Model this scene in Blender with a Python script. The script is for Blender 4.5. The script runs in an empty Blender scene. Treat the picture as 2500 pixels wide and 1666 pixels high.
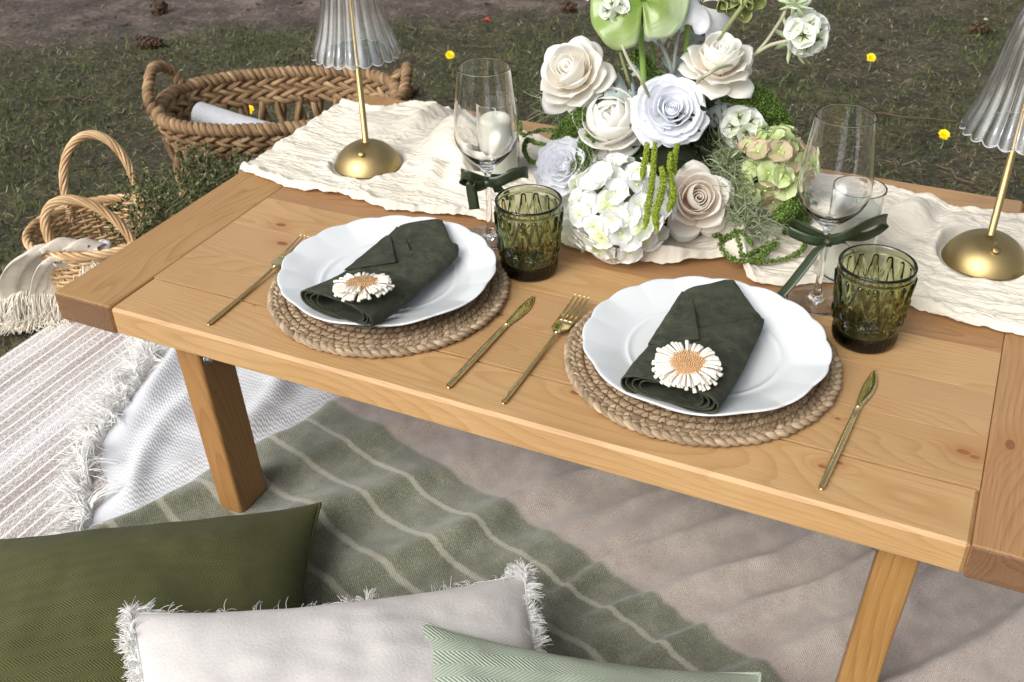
import bpy, math, random
import numpy as np
from mathutils import Matrix, Vector, Euler

# ------------------------------------------------------------------ camera, sky, sun, exposure
SC = bpy.context.scene
COL = SC.collection
TH = 0.37                                   # height of the table top
CAM = np.array([1.05699, -0.80504, TH + 0.711])
FPX = 2585.18; PITCH, ROLL, YAW = 0.5967, -0.0264, -0.4541
def cam_axes():
    f0 = np.array([math.sin(YAW), math.cos(YAW), 0]); r0 = np.array([math.cos(YAW), -math.sin(YAW), 0])
    d = f0*math.cos(PITCH) - np.array([0, 0, 1])*math.sin(PITCH)
    u0 = np.cross(r0, d)
    r = r0*math.cos(ROLL) + u0*math.sin(ROLL); u = -r0*math.sin(ROLL) + u0*math.cos(ROLL)
    return r, u, d
CR, CU, CD = cam_axes()
cam = bpy.data.cameras.new('camera'); cam_o = bpy.data.objects.new('camera', cam); COL.objects.link(cam_o)
cam.sensor_width = 36; cam.lens = FPX/2500*36; cam.clip_start = 0.02; cam.clip_end = 500
cam.dof.use_dof = True; cam.dof.focus_distance = 1.22; cam.dof.aperture_fstop = 14
M4 = Matrix(((CR[0], CU[0], -CD[0], CAM[0]), (CR[1], CU[1], -CD[1], CAM[1]), (CR[2], CU[2], -CD[2], CAM[2]), (0, 0, 0, 1)))
cam_o.matrix_world = M4
SC.camera = cam_o
def W(x, y, z):
    """pixel of the 2500 x 1666 photograph -> point on the horizontal plane at height z"""
    v = CD + CR*(x-1250)/FPX - CU*(y-833)/FPX
    return CAM + v*(z-CAM[2])/v[2]

SUN_EL, SUN_AZ = math.radians(40), math.radians(198)      # azimuth measured clockwise from +Y
world = bpy.data.worlds.new('World'); SC.world = world; world.use_nodes = True
wn = world.node_tree; wn.nodes.clear()
sky = wn.nodes.new('ShaderNodeTexSky'); sky.sky_type = 'NISHITA'; sky.sun_disc = False
sky.sun_elevation = SUN_EL; sky.sun_rotation = SUN_AZ; sky.air_density = 1.0; sky.dust_density = 4.0; sky.ozone_density = 1.0
hs = wn.nodes.new('ShaderNodeHueSaturation'); hs.inputs['Saturation'].default_value = 0.36
bg = wn.nodes.new('ShaderNodeBackground'); bg.inputs['Strength'].default_value = 0.085
wo = wn.nodes.new('ShaderNodeOutputWorld')
wn.links.new(sky.outputs[0], hs.inputs['Color']); wn.links.new(hs.outputs[0], bg.inputs[0]); wn.links.new(bg.outputs[0], wo.inputs[0])
sun = bpy.data.lights.new('sun', 'SUN'); sun.energy = 1.5; sun.angle = math.radians(45); sun.color = (1.0, 0.985, 0.965)
sun_o = bpy.data.objects.new('sun', sun); COL.objects.link(sun_o)
sd = Vector((math.sin(SUN_AZ)*math.cos(SUN_EL), math.cos(SUN_AZ)*math.cos(SUN_EL), math.sin(SUN_EL)))
sun_o.rotation_euler = sd.to_track_quat('Z', 'Y').to_euler(); sun_o.location = (0, 0, 6)
SC.view_settings.view_transform = 'Standard'; SC.view_settings.look = 'None'
SC.view_settings.exposure = 0.92; SC.view_settings.gamma = 1.0
SC.render.engine = 'CYCLES'
cy = SC.cycles
cy.use_denoising = True; cy.use_adaptive_sampling = True; cy.adaptive_threshold = 0.02
cy.max_bounces = 16; cy.transmission_bounces = 10; cy.transparent_max_bounces = 10; cy.glossy_bounces = 5; cy.diffuse_bounces = 8
cy.caustics_refractive = True; cy.caustics_reflective = False; cy.blur_glossy = 0.6

# ------------------------------------------------------------------ helpers
rng = np.random.default_rng(11); random.seed(5)
def norm(v): v = np.asarray(v, float); return v/(np.linalg.norm(v)+1e-12)
def lerp(a, b, t): return a+(b-a)*t
def sstep(a, b, x): t = np.clip((np.asarray(x, float)-a)/(b-a), 0, 1); return t*t*(3-2*t)
def _h(i, j, k):
    n = (i*374761393 + j*668265263 + k*1442695041) & 0xffffffff
    n = ((n ^ (n >> 13))*1274126177) & 0xffffffff
    n = (n ^ (n >> 16)) & 0xffffffff
    return n/4294967295.0*2-1
def noise2(x, y, seed=0):
    x = np.asarray(x, float); y = np.asarray(y, float)
    xi = np.floor(x).astype(np.int64); yi = np.floor(y).astype(np.int64)
    fx = x-xi; fy = y-yi; u = fx*fx*fx*(fx*(fx*6-15)+10); v = fy*fy*fy*(fy*(fy*6-15)+10)
    g = lambda a, b: _h(a, b, np.int64(seed*2+1))*(x-a)+_h(a, b, np.int64(seed*2+2))*(y-b)
    return 1.6*lerp(lerp(g(xi, yi), g(xi+1, yi), u), lerp(g(xi, yi+1), g(xi+1, yi+1), u), v)
def fbm(x, y, o=4, seed=0, gain=.5):
    s = 0; a = 1
    for i in range(o):
        s = s+a*noise2(x*2**i, y*2**i, seed+i*7); a *= gain
    return s
def pinterp(poly, s):
    """points along a polyline (n,2|3) at parameter s in 0..1 by length, smoothed"""
    P = np.asarray(poly, float); L = np.r_[0, np.cumsum(np.linalg.norm(np.diff(P, axis=0), axis=1))]; L /= L[-1]
    return np.stack([np.interp(s, L, P[:, k]) for k in range(P.shape[1])], -1)
def spline(poly, n=40, closed=False):
    """Catmull-Rom through the points"""
    P = np.asarray(poly, float); out = []; m = len(P)
    segs = m if closed else m-1
    per = max(2, int(math.ceil(n/segs)))
    for i in range(segs):
        p0 = P[(i-1) % m] if closed or i > 0 else 2*P[0]-P[1]
        p1 = P[i]; p2 = P[(i+1) % m]
        p3 = P[(i+2) % m] if closed or i+2 < m else 2*P[-1]-P[-2]
        for t in np.arange(per)/per:
            out.append(.5*((2*p1)+(-p0+p2)*t+(2*p0-5*p1+4*p2-p3)*t*t+(-p0+3*p1-3*p2+p3)*t**3))
    if not closed: out.append(P[-1])
    return np.array(out)

def add_mesh(name, V, F, mat=None, parent=None, smooth=True, uv=None, loc=None, link=True):
    me = bpy.data.meshes.new(name)
    V = np.asarray(V, float).reshape(-1, 3)
    if isinstance(F, np.ndarray) and F.ndim == 2:
        nf, k = F.shape
        me.vertices.add(len(V)); me.vertices.foreach_set('co', V.ravel().astype(np.float32))
        me.loops.add(nf*k); me.loops.foreach_set('vertex_index', F.ravel().astype(np.int32))
        me.polygons.add(nf); me.polygons.foreach_set('loop_start', np.arange(0, nf*k, k, dtype=np.int32))
        me.update(calc_edges=True); me.validate()
    else:
        me.from_pydata([tuple(v) for v in V], [], [tuple(int(i) for i in f) for f in F]); me.update()
    if smooth: me.polygons.foreach_set('use_smooth', np.ones(len(me.polygons), bool))
    if uv is not None:
        L = me.uv_layers.new(name='uv'); li = np.empty(len(me.loops), np.int32); me.loops.foreach_get('vertex_index', li)
        L.data.foreach_set('uv', np.asarray(uv, np.float32)[li].ravel())
    if mat is not None:
        for m in (mat if isinstance(mat, (list, tuple)) else [mat]): me.materials.append(m)
    o = bpy.data.objects.new(name, me)
    if link: COL.objects.link(o)
    if parent is not None: o.parent = parent
    if loc is not None: o.location = loc
    return o
def tag(o, label=None, cat=None, group=None, kind=None):
    if label: o['label'] = label
    if cat: o['category'] = cat
    if group: o['group'] = group
    if kind: o['kind'] = kind
    return o
def thing(name, label, cat, loc=(0, 0, 0), rot=None, group=None):
    o = bpy.data.objects.new(name, None); COL.objects.link(o); o.empty_display_size = .02
    o.location = tuple(float(v) for v in loc)
    if rot is not None: o.rotation_euler = rot
    return tag(o, label, cat, group)
def dup(src, parent=None, mw=None):
    o = src.copy(); COL.objects.link(o)
    if parent is not None: o.parent = parent
    if mw is not None: o.matrix_basis = mw
    return o
def dup_tree(src, loc=None, rot=None, label=None, parent=None):
    r = src.copy(); COL.objects.link(r)
    if parent is not None: r.parent = parent
    if loc is not None: r.location = tuple(float(v) for v in loc)
    if rot is not None: r.rotation_euler = rot
    if label: r['label'] = label
    for c in list(src.children): dup_tree(c, parent=r)
    return r
def grid_faces(nu, nv, cu=False, cv=False, off=0):
    i = np.arange(nu if cu else nu-1); j = np.arange(nv if cv else nv-1)
    I, J = np.meshgrid(i, j, indexing='ij'); I = I.ravel(); J = J.ravel(); I2 = (I+1) % nu; J2 = (J+1) % nv
    return np.stack([I*nv+J, I2*nv+J, I2*nv+J2, I*nv+J2], 1)+off
def frames(P, closed=False, up=None):
    P = np.asarray(P, float); n = len(P)
    T = np.gradient(P, axis=0)
    if closed: T = np.roll(P, -1, 0)-np.roll(P, 1, 0)
    T /= np.linalg.norm(T, axis=1, keepdims=True)+1e-12
    N = np.zeros_like(P)
    a = np.array(up, float) if up is not None else (np.array([0, 0, 1.]) if abs(T[0][2]) < .9 else np.array([1., 0, 0]))
    v = a-T[0]*(a@T[0]); v /= np.linalg.norm(v); N[0] = v
    for i in range(1, n):
        if up is not None:
            v = a-T[i]*(a@T[i])
            if np.linalg.norm(v) < 1e-3: v = N[i-1]
        else:
            v = N[i-1]-T[i]*(N[i-1]@T[i])
        N[i] = v/(np.linalg.norm(v)+1e-12)
    return T, N, np.cross(T, N)
def tube(P, r, n=8, closed=False, cap=True, up=None, flat=1.0):
    """swept tube; r scalar or per point; flat scales the binormal axis"""
    P = np.asarray(P, float); m = len(P); r = np.broadcast_to(np.asarray(r, float), (m,))
    T, N, B = frames(P, closed, up)
    a = np.arange(n)/n*2*np.pi
    V = P[:, None]+r[:, None, None]*(np.cos(a)[None, :, None]*N[:, None]+flat*np.sin(a)[None, :, None]*B[:, None])
    F = [tuple(f[::-1]) for f in grid_faces(m, n, closed, True)]
    if cap and not closed: F += [tuple(range(n)), tuple(range((m-1)*n, m*n))[::-1]]
    return V.reshape(-1, 3), F
def join(parts):
    V = []; F = []; o = 0
    for v, f in parts:
        V.append(np.asarray(v).reshape(-1, 3)); F += [tuple(int(i)+o for i in q) for q in f]; o += len(V[-1])
    return np.vstack(V), F
def lathe(prof, n=48, closed_prof=False, fn=None):
    """profile of (radius, z); fn(V, angle, index) may displace"""
    prof = np.asarray(prof, float); a = np.arange(n)/n*2*np.pi
    V = np.stack([prof[:, 0][:, None]*np.cos(a), prof[:, 0][:, None]*np.sin(a), np.repeat(prof[:, 1][:, None], n, 1)], -1)
    if fn is not None: V = fn(V, a)
    return V.reshape(-1, 3), grid_faces(len(prof), n, closed_prof, True)[:, ::-1]
def box(x0, x1, y0, y1, z0, z1):
    V = [(x, y, z) for x in (x0, x1) for y in (y0, y1) for z in (z0, z1)]
    return np.array(V), [(0, 1, 3, 2), (4, 6, 7, 5), (0, 4, 5, 1), (2, 3, 7, 6), (0, 2, 6, 4), (1, 5, 7, 3)]
def bevel(o, w, seg=2):
    m = o.modifiers.new('bevel', 'BEVEL'); m.width = w; m.segments = seg; m.limit_method = 'ANGLE'; return o
def subsurf(o, l=1):
    m = o.modifiers.new('sub', 'SUBSURF'); m.levels = l; m.render_levels = l; return o
def solid(o, t, off=0):
    m = o.modifiers.new('solid', 'SOLIDIFY'); m.thickness = t; m.offset = off; return o

# ------------------------------------------------------------------ material helpers
class NT:
    def __init__(s, name):
        s.m = bpy.data.materials.new(name); s.m.use_nodes = True; s.t = s.m.node_tree; s.t.nodes.clear()
        s.out = s.n('ShaderNodeOutputMaterial')
    def n(s, typ, **k):
        o = s.t.nodes.new(typ)
        for a, b in k.items(): setattr(o, a, b)
        return o
    def set(s, sock, v):
        if isinstance(v, bpy.types.NodeSocket): s.t.links.new(v, sock)
        elif v is not None: sock.default_value = v
    def math(s, op, a, b=None, c=None, clamp=False):
        o = s.n('ShaderNodeMath', operation=op, use_clamp=clamp)
        for i, v in enumerate((a, b, c)):
            if v is not None: s.set(o.inputs[i], v)
        return o.outputs[0]
    def vmath(s, op, a, b=None):
        o = s.n('ShaderNodeVectorMath', operation=op); s.set(o.inputs[0], a)
        if b is not None: s.set(o.inputs[1], b)
        return o.outputs['Value'] if op in ('LENGTH', 'DISTANCE', 'DOT_PRODUCT') else o.outputs[0]
    def mix(s, f, a, b, mode='MIX'):
        o = s.n('ShaderNodeMix', data_type='RGBA', blend_type=mode)
        s.set(o.inputs[0], f); s.set(o.inputs[6], a); s.set(o.inputs[7], b); return o.outputs[2]
    def noise(s, vec, scale, detail=3, rough=.5, dist=0, color=False, dim='3D'):
        o = s.n('ShaderNodeTexNoise', noise_dimensions=dim); s.set(o.inputs['Vector'], vec)
        o.inputs['Scale'].default_value = scale; o.inputs['Detail'].default_value = detail
        o.inputs['Roughness'].default_value = rough; o.inputs['Distortion'].default_value = dist
        return o.outputs['Color' if color else 'Fac']
    def ramp(s, f, stops, interp='LINEAR'):
        o = s.n('ShaderNodeValToRGB'); s.set(o.inputs[0], f); e = o.color_ramp; e.interpolation = interp
        while len(e.elements) < len(stops): e.elements.new(.5)
        for el, (p, c) in zip(e.elements, stops):
            el.position = p; el.color = (*c, 1) if not isinstance(c, (int, float)) else (c, c, c, 1)
        return o.outputs[0]
    def map(s, vec, scale=(1, 1, 1), loc=(0, 0, 0), rot=(0, 0, 0)):
        o = s.n('ShaderNodeMapping'); s.set(o.inputs[0], vec); o.inputs['Scale'].default_value = scale
        o.inputs['Location'].default_value = loc; o.inputs['Rotation'].default_value = rot; return o.outputs[0]
    def obj(s): return s.n('ShaderNodeTexCoord').outputs['Object']
    def uv(s): return s.n('ShaderNodeTexCoord').outputs['UV']
    def rand(s): return s.n('ShaderNodeObjectInfo').outputs['Random']
    def pos(s): return s.n('ShaderNodeNewGeometry').outputs['Position']
    def island(s): return s.n('ShaderNodeNewGeometry').outputs['Random Per Island']
    def sep(s, v): o = s.n('ShaderNodeSeparateXYZ'); s.set(o.inputs[0], v); return o.outputs
    def comb(s, x, y, z=0.): o = s.n('ShaderNodeCombineXYZ'); s.set(o.inputs[0], x); s.set(o.inputs[1], y); s.set(o.inputs[2], z); return o.outputs[0]
    def bump(s, h, strength=.3, dist=.001):
        o = s.n('ShaderNodeBump'); s.set(o.inputs['Height'], h); o.inputs['Strength'].default_value = strength; o.inputs['Distance'].default_value = dist
        return o.outputs[0]
    def bsdf(s, color=(.5, .5, .5, 1), rough=.6, normal=None, **k):
        o = s.n('ShaderNodeBsdfPrincipled')
        if isinstance(color, tuple) and len(color) == 3: color = (*color, 1)
        s.set(o.inputs['Base Color'], color); s.set(o.inputs['Roughness'], rough)
        if normal is not None: s.set(o.inputs['Normal'], normal)
        for a, b in k.items(): s.set(o.inputs[a.replace('_', ' ')], b)
        return o.outputs[0]
    def done(s, sh): s.t.links.new(sh, s.out.inputs['Surface']); return s.m
def rgb(r, g, b):
    """sRGB 0..255 -> linear"""
    f = lambda c: (c/12.92 if c <= .04045 else ((c+.055)/1.055)**2.4)
    return tuple(f(v/255) for v in (r, g, b))
def rgba(r, g, b): return (*rgb(r, g, b), 1)
def simple(name, col, rough=.6, var=0., **k):
    t = NT(name); c = (*col, 1)
    if var:
        h = t.n('ShaderNodeHueSaturation'); h.inputs['Color'].default_value = c
        t.set(h.inputs['Value'], t.math('ADD', 1-var, t.math('MULTIPLY', t.rand(), 2*var))); c = h.outputs[0]
    return t.done(t.bsdf(c, rough, **k))
# ------------------------------------------------------------------ ground, lawn, litter
def dirtness(x, y):
    return sstep(-.12, .16, (-.519*x+.855*y) - 2.27 + .22*fbm(x*1.7, y*1.7, 3, 3))
def greenness(x, y):
    g = .40+1.1*fbm(x*2.3+3, y*2.3, 3, 9)+.35*sstep(.3, -1.6, x)
    return np.clip(g, 0, 1)*(1-dirtness(x, y))
def ground_z(x, y):
    near = sstep(.0, .5, np.maximum(np.abs(x-.45)-1.0, np.abs(y+.3)-.75))
    return (.010*fbm(x*1.8, y*1.8, 3, 21)+.006*fbm(x*9, y*9, 2, 23))*near-.004
gx = np.r_[-60, -25, -10, -5, np.arange(-3.2, 3.01, .035), 5, 10, 25, 60]
gy = np.r_[-60, -25, -10, -4, -2, -1, -.5, np.arange(0, 4.4, .035), 6, 10, 25, 60]
X, Y = np.meshgrid(gx, gy, indexing='ij')
Z = np.where((np.abs(X) < 4) & (Y < 5) & (Y > -3), ground_z(X, Y), -.004)
t = NT('ground'); P = t.pos()
n1 = t.noise(P, 9, 6, .62); n2 = t.noise(P, 70, 5, .7); n3 = t.noise(P, 2.2, 3, .5)
sx, sy, sz = t.sep(P)
dd = t.math('ADD', t.math('ADD', t.math('MULTIPLY', sx, -.519), t.math('MULTIPLY', sy, .855)), t.math('MULTIPLY', t.math('SUBTRACT', n3, .5), .8))
dm = t.n('ShaderNodeMapRange', interpolation_type='SMOOTHSTEP'); t.set(dm.inputs[0], dd); dm.inputs[1].default_value = 2.1; dm.inputs[2].default_value = 2.4
dirt = t.ramp(t.math('ADD', t.math('MULTIPLY', n1, .55), t.math('MULTIPLY', n2, .45)), [(.36, rgb(44, 36, 31)), (.5, rgb(84, 72, 64)), (.66, rgb(130, 116, 104))])
soil = t.ramp(t.math('ADD', t.math('MULTIPLY', n1, .4), t.math('MULTIPLY', n2, .6)), [(.36, rgb(24, 22, 13)), (.5, rgb(60, 56, 36)), (.66, rgb(106, 98, 70))])
c = t.mix(dm.outputs[0], soil, dirt)
v = t.n('ShaderNodeTexVoronoi', feature='DISTANCE_TO_EDGE'); t.set(v.inputs['Vector'], t.vmath('ADD', P, t.vmath('MULTIPLY', t.noise(P, 6, 2, .5, color=True), (.12, .12, 0)))); v.inputs['Scale'].default_value = 5.5
crack = t.math('MULTIPLY', t.math('LESS_THAN', v.outputs[0], .03), t.math('GREATER_THAN', n3, .52))
h = t.math('SUBTRACT', t.math('ADD', t.math('MULTIPLY', n1, .6), t.math('MULTIPLY', n2, .5)), t.math('MULTIPLY', crack, .25))
GROUND = t.done(t.bsdf(c, .95, t.bump(h, .9, .02)))
ground = tag(add_mesh('ground', np.stack([X, Y, Z], -1), grid_faces(len(gx), len(gy)), GROUND), 'dark bare earth with thin patchy lawn', 'ground', kind='structure')

def blades(n, keep, lmin, lmax, wmin, wmax, lean, box_, seed, zoff=0., curl=.5):
    r = np.random.default_rng(seed)
    x = r.uniform(box_[0], box_[1], n); y = r.uniform(box_[2], box_[3], n)
    k = r.random(n) < keep(x, y); x = x[k]; y = y[k]; n = len(x)
    a = r.uniform(0, 2*np.pi, n); L = r.uniform(lmin, lmax, n)*r.uniform(.6, 1, n); w = r.uniform(wmin, wmax, n)
    el = r.uniform(lean[0], lean[1], n)
    z = ground_z(x, y)+zoff
    d = np.stack([np.cos(a), np.sin(a), 0*a], 1); s = np.stack([-np.sin(a), np.cos(a), 0*a], 1)
    s = s*np.cos(r.uniform(-.8, .8, n))[:, None]
    b = np.stack([x, y, z-.003], 1)
    m = b+(d*np.cos(el)[:, None]+np.array([0, 0, 1])*np.sin(el)[:, None])*(L*.55)[:, None]
    el2 = el-curl*r.random(n)*np.sign(el)
    tip = m+(d*np.cos(el2)[:, None]+np.array([0, 0, 1])*np.sin(el2)[:, None])*(L*.5)[:, None]
    tip[:, 2] = np.maximum(tip[:, 2], z+.0015)
    tip += s*(r.normal(0, .2, n)*L)[:, None]
    V = np.stack([b-s*w[:, None]/2, b+s*w[:, None]/2, m-s*w[:, None]*.4, m+s*w[:, None]*.4, tip], 1)
    o = np.arange(n)[:, None]*5
    F = np.concatenate([o+[[0, 1, 3]], o+[[0, 3, 2]], o+[[2, 3, 4]]], 0)
    return V.reshape(-1, 3), F
def grass_mat(name, stops, rough=.6):
    t = NT(name); c = t.ramp(t.island(), stops)
    b = t.bsdf(c, rough)
    tr = t.n('ShaderNodeBsdfTranslucent'); t.set(tr.inputs[0], c)
    mx = t.n('ShaderNodeMixShader'); mx.inputs[0].default_value = .25; t.t.links.new(b, mx.inputs[1]); t.t.links.new(tr.outputs[0], mx.inputs[2])
    return t.done(mx.outputs[0])
GRASS = grass_mat('grass_green', [(0, rgb(32, 42, 14)), (.4, rgb(64, 82, 28)), (.8, rgb(94, 114, 44)), (1, rgb(128, 138, 72))])
STRAW = grass_mat('grass_straw', [(0, rgb(50, 42, 30)), (.45, rgb(92, 82, 58)), (.85, rgb(146, 134, 102)), (1, rgb(200, 190, 162))])
def off_table(x, y):
    s = x*.955-y*.297; q = x*.297+y*.955
    return ~(((x > -.44) & (x < 1.78) & (y < .42)) | ((s > .04) & (s < 1.73) & (q < .75)))
BX = (-2.9, 2.3, .05, 4.1)
V, F = blades(300000, lambda x, y: (greenness(x, y)**1.5*.95+.07*(1-dirtness(x, y)))*off_table(x, y), .014, .038, .0014, .0028, (.25, 1.3), BX, 3, curl=.9)
tag(add_mesh('grass', V, F, GRASS, smooth=False), 'short green grass growing in uneven tufts on the bare earth', 'grass', kind='stuff')
V, F = blades(225000, lambda x, y: (.75*(1-dirtness(x, y))+.06)*off_table(x, y)*(.55+.45*(1-greenness(x, y))), .015, .05, .0012, .0026, (-.05, .35), BX, 4, .003, .3)
tag(add_mesh('dry_grass', V, F, STRAW, smooth=False), 'dry straw coloured thatch lying between the grass blades', 'dry grass', kind='stuff')
# small litter: flat chips of bark, leaf bits and twigs
r = np.random.default_rng(8); vs = []; fs = []; o = 0
for i in range(2600):
    x = r.uniform(BX[0], BX[1]); y = r.uniform(BX[2], BX[3])
    if not off_table(x, y): continue
    s = r.uniform(.004, .014)*(1.6 if r.random() < .06 else 1); k = 6; a = np.sort(r.uniform(0, 6.28, k)); rr = s*r.uniform(.5, 1, k); tl = r.normal(0, .25, 2); st = r.uniform(.25, 1); ph = r.uniform(0, 6.28)
    u = rr*np.cos(a); w = rr*np.sin(a)*st
    px = u*math.cos(ph)-w*math.sin(ph); py = u*math.sin(ph)+w*math.cos(ph); z0 = float(ground_z(x, y))+.004
    pz = z0+np.maximum(px*tl[0]+py*tl[1], -.002)
    vs.append(np.stack([x+px, y+py, pz+.0015], 1)); vs.append(np.stack([x+px*.9, y+py*.9, pz-.0006], 1))
    fs.append(tuple(range(o, o+k))); fs += [(o+q, o+k+q, o+k+(q+1) % k, o+(q+1) % k) for q in range(k)]; o += 2*k
LIT = grass_mat('leaf_litter', [(0, rgb(50, 38, 30)), (.5, rgb(98, 80, 62)), (.92, rgb(140, 122, 100)), (1, rgb(190, 182, 168))], .8)
tag(add_mesh('leaf_litter', np.vstack(vs), fs, LIT, smooth=False), 'small brown bark chips and dead leaf bits scattered over the earth', 'litter', kind='stuff')
twm = simple('twig_bark', rgb(88, 72, 58), .9, .3)
TWIGS = [(165, 245, .16, .5), (1010, 70, .1, 2.2), (2230, 285, .22, .1), (520, 60, .14, 2.7), (2060, 470, .1, 1.0), (1150, 110, .08, .3), (2330, 420, .12, 2.4)]
TWL = ['thin brown twig on the grass beyond the willow basket', 'thin twig at the dirt edge behind the first wine glass', 'longest twig lying on the lawn past the second wine glass', 'thin twig on bare dirt near the long pine cone', 'short twig on the lawn just behind the second wine glass', 'shortest twig in the grass beside the lone dandelion', 'thin twig on the lawn close to the table by the second lamp']
for i, (px, py, L, a) in enumerate(TWIGS):
    c = W(px, py, .01); q = np.linspace(-.5, .5, 7)
    pts = np.stack([c[0]+q*L*math.cos(a)+.008*np.sin(q*7+i), c[1]+q*L*math.sin(a)+.006*np.cos(q*9+i), .012+.003*np.sin(q*11)], 1)
    pts[:, 2] += ground_z(pts[:, 0], pts[:, 1])
    V, F = tube(pts, np.linspace(.003, .0015, 7), 6)
    tag(add_mesh('twig', V, F, twm), TWL[i], 'twig', 'fallen twigs on the lawn')
# dandelions
yel = simple('dandelion_yellow', rgb(255, 226, 24), .6); stemm = simple('dandelion_stem', rgb(120, 130, 70), .6)
ray = None
def dandelion(px, py, label):
    global ray
    c = W(px, py, .035); c[2] = 0
    e = thing('dandelion', label, 'dandelion', c, group='dandelions in the lawn')
    s = np.array([[0, 0, 0], [.003, 0, .015], [0, .002, .034]]); V, F = tube(s, .0015, 6); add_mesh('stem', V, F, stemm, e)
    parts = []
    rr = np.random.default_rng(int(px))
    for i in range(70):
        a = i*2.39996; f = math.sqrt(i/70); L = .005+.0090*f; el = 1.35-1.15*f+rr.normal(0, .1)
        d = np.array([math.cos(a)*math.cos(el), math.sin(a)*math.cos(el), math.sin(el)]); q = np.array([-math.sin(a), math.cos(a), 0])
        b = np.zeros(3); w = .0022
        parts.append((np.array([b-q*w*.5, b+q*w*.5, b+d*L+q*w, b+d*(L*1.05)-q*w]), [(0, 1, 2, 3)]))
    V, F = join(parts); h = add_mesh('flower_head', V, F, yel, e, smooth=False, loc=(0, .002, .034)); h['kind'] = 'stuff'; h.rotation_euler = Vector((.28*(rr.random()+.6), -.6, .8)).to_track_quat('Z', 'Y').to_euler()
dandelion(1098, 136, 'open yellow dandelion alone in the grass between lamp and wine glass')
dandelion(607, 268, 'yellow dandelion seen through the open stakes of the big basket')
dandelion(2126, 142, 'tiny yellow dandelion on the bare lawn past the green hydrangea')
dandelion(2304, 330, 'yellow dandelion on the lawn behind the table by the lamp shade')
# red petal
c = W(1182, 50, .012); V, F = tube([(0, 0, 0), (.012, .004, .004), (.022, 0, .002)], [.003, .007, .002], 6, flat=.35)
tag(add_mesh('red_petal', V, F, simple('petal_red', rgb(170, 40, 40), .6), loc=(c[0], c[1], .012)), 'small red fallen petal lying on the dirt edge', 'petal')
# pine cones
cone_m = grass_mat('cone_scale', [(0, rgb(58, 42, 30)), (.6, rgb(92, 70, 50)), (1, rgb(130, 104, 78))], .8)
scale_v = np.array([[0, -.0035, 0], [0, .0035, 0], [.008, -.006, .001], [.008, .006, .001], [.013, -.003, .0045], [.013, .003, .0045], [.004, 0, -.002]])
scale_f = [(0, 2, 3, 1), (2, 4, 5, 3), (0, 6, 2), (1, 3, 6), (6, 3, 5, 4, 2)]
def pine_cone(px, py, L, az, label, fat=1.0):
    c = W(px, py, .02); e = thing('pine_cone', label, 'pine cone', (c[0], c[1], float(ground_z(c[0], c[1]))+.017*fat), (0, math.pi/2*.96, az), 'pine cones on the ground')
    V, F = lathe([(0, -L/2), (.008*fat, -L*.4), (.011*fat, -L*.1), (.009*fat, L*.25), (0, L/2)], 10); add_mesh('core', V, F, cone_m, e)
    src = None
    n = int(42*L/.07)
    for i in range(n):
        f = i/n; z = -L/2+L*f; rad = (.006+.010*math.sin(min(1, f*1.25+.12)*math.pi*.93))*fat; a = i*2.39996
        m = Matrix.Translation((rad*math.cos(a), rad*math.sin(a), z)) @ Matrix.Rotation(a, 4, 'Z') @ Matrix.Rotation(-.55-.5*f, 4, 'Y') @ Matrix.Scale((.75+.35*math.sin(f*3))*fat, 4)
        if src is None: src = add_mesh('scale', scale_v, scale_f, cone_m, e, smooth=False); src.matrix_basis = m
        else: dup(src, e, m)
pine_cone(360, 101, .085, .3, 'long brown pine cone lying on the dirt at the lawn edge')
pine_cone(384, 16, .05, 1.4, 'weathered olive brown pine cone standing on the bare dirt', 1.25)
pine_cone(1385, 12, .05, .2, 'dark pine cone on the dirt beyond the centrepiece', 1.0)
pine_cone(1388, 112, .07, 1.1, 'reddish pine cone in the grass just behind the pointed cream rose', 1.0)
pine_cone(2390, 64, .06, 0.2, 'small dark pine cone on the lawn beyond the lamp shade', 1.0)
pine_cone(992, 224, .07, 1.2, 'brown pine cone in the grass touching the big basket handle', .9)
# ------------------------------------------------------------------ blankets on the ground
def fringe(name, base, out, L, parent, mat, seed=1, rad=.0011, droop=.4, spread=.35, curl=.3, zmin=None, seg=6, ns=4):
    """threads starting at base points (n,3) growing along out (n,3)"""
    r = np.random.default_rng(seed); parts = []
    ck = 0
    for b, o in zip(base, out):
        if ck == 0: ck = int(r.integers(5, 13)); cd_ = r.normal(0, spread, 3); cb_ = r.normal(0, curl, 3); cl_ = r.uniform(.75, 1.15)
        ck -= 1
        l = L*cl_*r.uniform(.8, 1.1); d = norm(np.asarray(o)+(cd_+r.normal(0, spread*.3, 3))*np.array([1, 1, .5])); p = np.array(b, float)+r.normal(0, .0010, 3); pts = [p]
        bend = cb_+r.normal(0, curl*.3, 3)
        for i in range(seg):
            d = norm(d+bend/seg*2+np.array([0, 0, -droop/seg])); p = p+d*l/seg
            if zmin is not None: p[2] = max(p[2], zmin+r.uniform(0, .006))
            pts.append(p)
        parts.append(tube(pts, rad*np.linspace(1.1, .6, seg+1), ns, cap=False))
    V, F = join(parts); o = add_mesh(name, V, F, mat, parent); o['kind'] = 'stuff'; return o

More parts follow.
